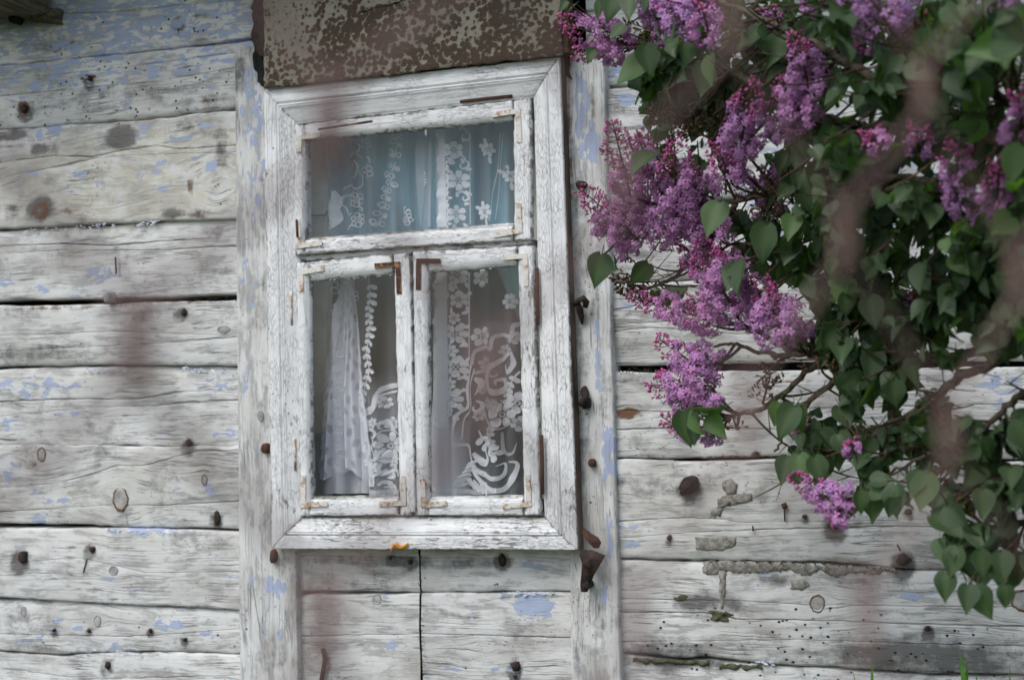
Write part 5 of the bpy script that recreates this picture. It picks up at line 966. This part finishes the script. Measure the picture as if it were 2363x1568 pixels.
REG = [  # polygon, shoots, depth spread
 ([(1480, -60), (2440, -60), (2440, 330), (1900, 330), (1700, 200), (1560, 110)], 140, .26), ([(1480, 60), (1640, 120), (1740, 240), (1640, 330), (1500, 330), (1470, 180)], 44, .12), ([(1780, 300), (2440, 300), (2440, 660), (1960, 640), (1850, 520), (1760, 420)], 140, .28),
 ([(1700, 490), (1960, 520), (2060, 660), (1900, 660), (1770, 600)], 48, .16), ([(2000, 620), (2440, 600), (2440, 700), (2240, 740), (2040, 740)], 46, .18), ([(1860, 680), (2120, 720), (2180, 820), (1960, 820), (1880, 760)], 28, .16), ([(1930, 830), (2140, 850), (2200, 960), (2100, 1050), (1980, 1020), (1880, 960)], 34, .14), ([(1800, 920), (1980, 960), (2060, 1080), (1960, 1110), (1840, 1060)], 17, .10),
 ([(2170, 960), (2440, 930), (2440, 1180), (2280, 1180), (2160, 1090)], 34, .14), ([(2190, 1170), (2440, 1150), (2440, 1290), (2300, 1320), (2180, 1260)], 18, .10), ([(2330, 480), (2440, 480), (2440, 720), (2340, 720)], 12, .2), ([(1680, 10), (1900, 20), (1960, 180), (1760, 170)], 20, .2), ([(1500, 150), (1640, 170), (1660, 320), (1500, 320)], 12, .1), ([(2150, 560), (2400, 560), (2400, 680), (2180, 700)], 16, .2), ([(2430, -100), (3000, -60), (3150, 500), (2950, 1000), (2430, 1250)], 130, .3), ([(1560, 430), (1720, 470), (1760, 560), (1640, 570)], 4, .06), ([(2050, 1050), (2200, 1050), (2200, 1130), (2090, 1150)], 4, .05), ([(1420, 620), (1600, 600), (1600, 680), (1450, 660)], 2, .05)]
for poly, ns, spread in REG:
    xs = [p[0] for p in poly]; ys = [p[1] for p in poly]; k_ = 0
    while k_ < ns:
        x, y = rg.uniform(min(xs), max(xs)), rg.uniform(min(ys), max(ys))
        if not pinpoly(x, y, poly): continue
        k_ += 1; e = Q(x, y, rg.uniform(-spread, spread*.8)); nb = near(e); v = nb-e; L = np.linalg.norm(v); s0 = e+v/L*min(L, rg.uniform(.10, .20)) if L > .02 else nb
        if L > .21: twig(nb, s0, .0028, .0022)
        pts = twig(s0, e, .0022, .0012)
        for j in (2, 3, 4, 5):
            for s in (-1, 1):
                if rg.random() < (.14 if j > 2 else .4): continue
                sz = rg.uniform(.030, .053)*(.75 if j == 5 else 1); ang = s*rg.uniform(.1, .95)+rg.gauss(0, .25); pos = pts[j]+np.array([s*rg.uniform(.004, .016), rg.uniform(-.02, .02), -.004-rg.random()*.012]); add_leaf(pos, ang, sz)
# leaves that can be told apart at the edge of the bush: base pixel, tip pixel, dy
for bx_, by_, tx_, ty_, dy in ((1388, 590, 1386, 668, 0), (1392, 592, 1410, 640, .03), (1425, 600, 1440, 650, 0), (1495, 608, 1470, 650, 0), (1575, 950, 1590, 1034, -.02), (1600, 945, 1622, 1015, -.03), (1665, 935, 1610, 952, 0), (1640, 960, 1672, 1012, 0), (1655, 950, 1610, 940, .02), (1600, 985, 1606, 1030, 0), (1510, 355, 1480, 415, -.02), (1490, 105, 1508, 180, -.02), (1640, 130, 1655, 205, -.03), (1625, 150, 1630, 230, 0), (1500, 130, 1462, 200, 0),
     (1820, 1055, 1806, 1120, -.02), (1845, 1050, 1860, 1120, -.02), (1880, 1055, 1900, 1120, -.03), (1835, 940, 1800, 1010, -.02), (1800, 930, 1785, 985, 0), (1835, 935, 1850, 1000, 0), (1980, 1135, 1990, 1190, -.04), (2000, 1130, 2050, 1140, 0), (2010, 1110, 2052, 1105, 0), (2060, 1150, 2050, 1195, 0), (2170, 1245, 2178, 1312, -.02), (2210, 1265, 2190, 1330, -.02), (2185, 1320, 2180, 1390, -.03), (2235, 1350, 2232, 1418, -.02), (2250, 1355, 2285, 1428, 0), (2320, 1350, 2320, 1408, -.02), (2260, 1270, 2270, 1335, -.03), (2310, 1275, 2320, 1345, 0), (2150, 1190, 2210, 1225, 0), (2130, 1090, 2100, 1150, 0), (2140, 1095, 2125, 1180, -.01), (2070, 1120, 2065, 1200, .02), (2190, 1170, 2235, 1232, -.0),
     (1720, 600, 1705, 690, -.04), (1770, 520, 1765, 600, -.03), (1830, 500, 1830, 560, -.02), (1660, 470, 1650, 545, -.02), (1700, 610, 1690, 680, -.02), (1950, 640, 1935, 720, -.03), (2060, 880, 2070, 945, -.03), (1950, 860, 1955, 930, -.02), (2130, 610, 2120, 680, -.05), (2110, 620, 2150, 690, 0), (1460, -30, 1465, 60, 0), (1510, -30, 1490, 30, 0), (1420, -20, 1418, 60, 0), (1310, 5, 1295, 30, 0), (1330, 10, 1320, 40, .02), (1390, 0, 1380, 50, 0), (1550, 60, 1560, 130, -.05), (1440, 60, 1420, 100, -.03), (1370, 115, 1365, 150, 0), (2360, 340, 2335, 410, -.1), (2345, 90, 2290, 130, -.1), (2180, 60, 2200, 130, -.05), (1800, 85, 1790, 150, 0), (1640, 640, 1655, 700, 0)):
    dy -= .10; p = Q(bx_, by_, dy); q = Q(tx_, ty_, dy); v = q-p; L = np.linalg.norm(v); ang = math.atan2(-v[0]*1.0, -v[2]); add_leaf(p, ang, L*1.0, rg.gauss(0, .55), rg.gauss(.15, .3), 3.0)
    nb = near(p)
    if np.linalg.norm(nb-p) < .25: twig(nb, p, .0022, .0012)
for _ in range(150):             # bare and half-dead twigs through the bush
    x, y = rg.uniform(1500, 2420), rg.uniform(-20, 1150)
    if y > 700 and x < 1750: continue
    e = Q(x, y, rg.uniform(-.2, .2)); nb = near(e); L = np.linalg.norm(nb-e)
    if .03 < L < .30:
        pts = twig(nb, e, .0026, .0009)
        for j in (2, 3, 4):
            d = pts[j]+np.array([rg.uniform(-.05, .05), rg.uniform(-.03, .03), rg.uniform(-.03, .05)]); V, F = tube([pts[j], d], [.0012, .0005], 4, False); twigmb.add(V, F)
LEAVES.sort(key=lambda l: -l[3]); NB = 300
for p, R, k, _ in LEAVES[:NB]:
    o = bpy.data.objects.new('leaf', LM[k]); C.objects.link(o); o.parent = bush; mm = Matrix([list(R[i])+[0] for i in range(3)]+[[0, 0, 0, 1]]); mm.translation = Vector(p-np.array(bush.location)); o.matrix_local = mm
VV = []; FF = []; ve = []; cc = []; b = 0
for p, R, k, _ in LEAVES[NB:]:
    V, F, v_ = LV[k]; VV.append(V@R.T+p); FF += [tuple(i+b for i in f) for f in F]; b += len(V); ve.append(v_); q = rg.uniform(.7, 1.35); cc.append(np.tile([q*rg.uniform(.9, 1.3), q, q*rg.uniform(.8, 1.1), 1], (len(V), 1)))
tag(mesh('foliage', np.concatenate(VV), FF, M['leaf'], bush, True, {'vein': np.concatenate(ve), 'col': np.concatenate(cc)}), kind='stuff')
tag(twigmb.build('twigs', M['twig'], bush), kind='stuff')
print('leaves', len(LEAVES))

# ------------------------------------------------------------------ grass at the foot of the wall
gm = MB()
def blade(x, y, h, lean, w, m_, pw=1.6):
    V = []; a = rg.uniform(0, 3.14) if pw < 5 else rg.uniform(-.4, .4)
    for i in range(13):
        t = i/12; ww = w*(1-t**pw)/2+.0002; c = np.array([x+lean[0]*t*t, y+lean[1]*t*t, h*t]); V += [c+np.array([ww*math.cos(a), ww*math.sin(a), 0]), c-np.array([ww*math.cos(a), ww*math.sin(a), 0])]
    m_.add(V, [(2*i, 2*i+1, 2*i+3, 2*i+2) for i in range(12)])
for i in range(2600): blade(rg.uniform(-3.2, 1.4), rg.uniform(-1.6, -.05), rg.uniform(.12, .34), (rg.uniform(-.1, .1), rg.uniform(-.1, .1)), rg.uniform(.005, .009), gm)
tag(gm.build('grass', M['grass'], None), 'green grass growing along the foot of the wall', 'grass', kind='stuff')
tall = MB()
for px, py, dy, w_, lx in ((2012, 1516, -.40, .010, .01), (2212, 1492, -.45, .014, -.05), (2232, 1512, -.44, .012, .03), (1968, 1545, -.42, .006, -.06), (2330, 1540, -.4, .008, .01), (2255, 1548, -.4, .010, .04), (1885, 1560, -.4, .006, .02)):
    p = P(px, py, dy); blade(p[0]-lx, p[1], p[2], (lx, 0), w_*1.5, tall, 9)
tag(tall.build('tall_grass', M['tallgrass'], None), 'few tall green grass blades rising at the bottom right before the wall', 'grass', kind='stuff')

# ------------------------------------------------------------------ rusty wire fence close to the lens
fo = np.array([-0.15705714, .2311799-D, .06366384+ZC]); FM = np.array([[.5557118, -.83023363, -.04354902], [.82557096, .54489584, .1467008], [-.09806624, -.11747616, .98822182]]); SX, SZ = .04, .0513
fence = empty('wire_fence', (fo[0], fo[1], 0)); tag(fence, 'rusty hexagonal wire netting fence out of focus close in front', 'fence')
def FP(u, v, off=(0, 0)): return fo + FM@np.array([u*SX+off[0], off[1], -v*SZ])
WR = .0015; TL = .15
for s in range(-2, 34):                      # each wire zigzags between twists at u = s and u = s+1
    pts = []; rads = []
    for v in range(-6, 9):
        tw = (s if (s+v) % 2 == 1 else s+1); ph = 0 if tw == s else math.pi
        for k in range(9):
            q = (k/8-.5)*2*TL; a = ph+k/8*math.pi*4.0; env = min(1, (1-abs(k/8-.5)*2)*3); r = WR*1.05; rads.append((.0027 if tw < 3 else .0014) if 0 < k < 8 else (.0016 if tw < 3 else .0009))
            pts.append(FP(tw + (0 if env >= 1 else (0)), v+q, (r*math.cos(a), r*math.sin(a))))
    V, F = tube(pts, rads, 5); mesh('wire', V, F, M['wire'], fence)
for u in (-2.6, 34.6):
    p = FP(u, 0); V, F = tube([(p[0], p[1], 0), (p[0], p[1], 1.62)], .03, 10); mesh('post', V, F, M['post'], fence)
for v in (-6.3, 8.3):
    V, F = tube([FP(-2.6, v), FP(16, v), FP(34.6, v)], .0018, 6); mesh('line_wire', V, F, M['wire'], fence)
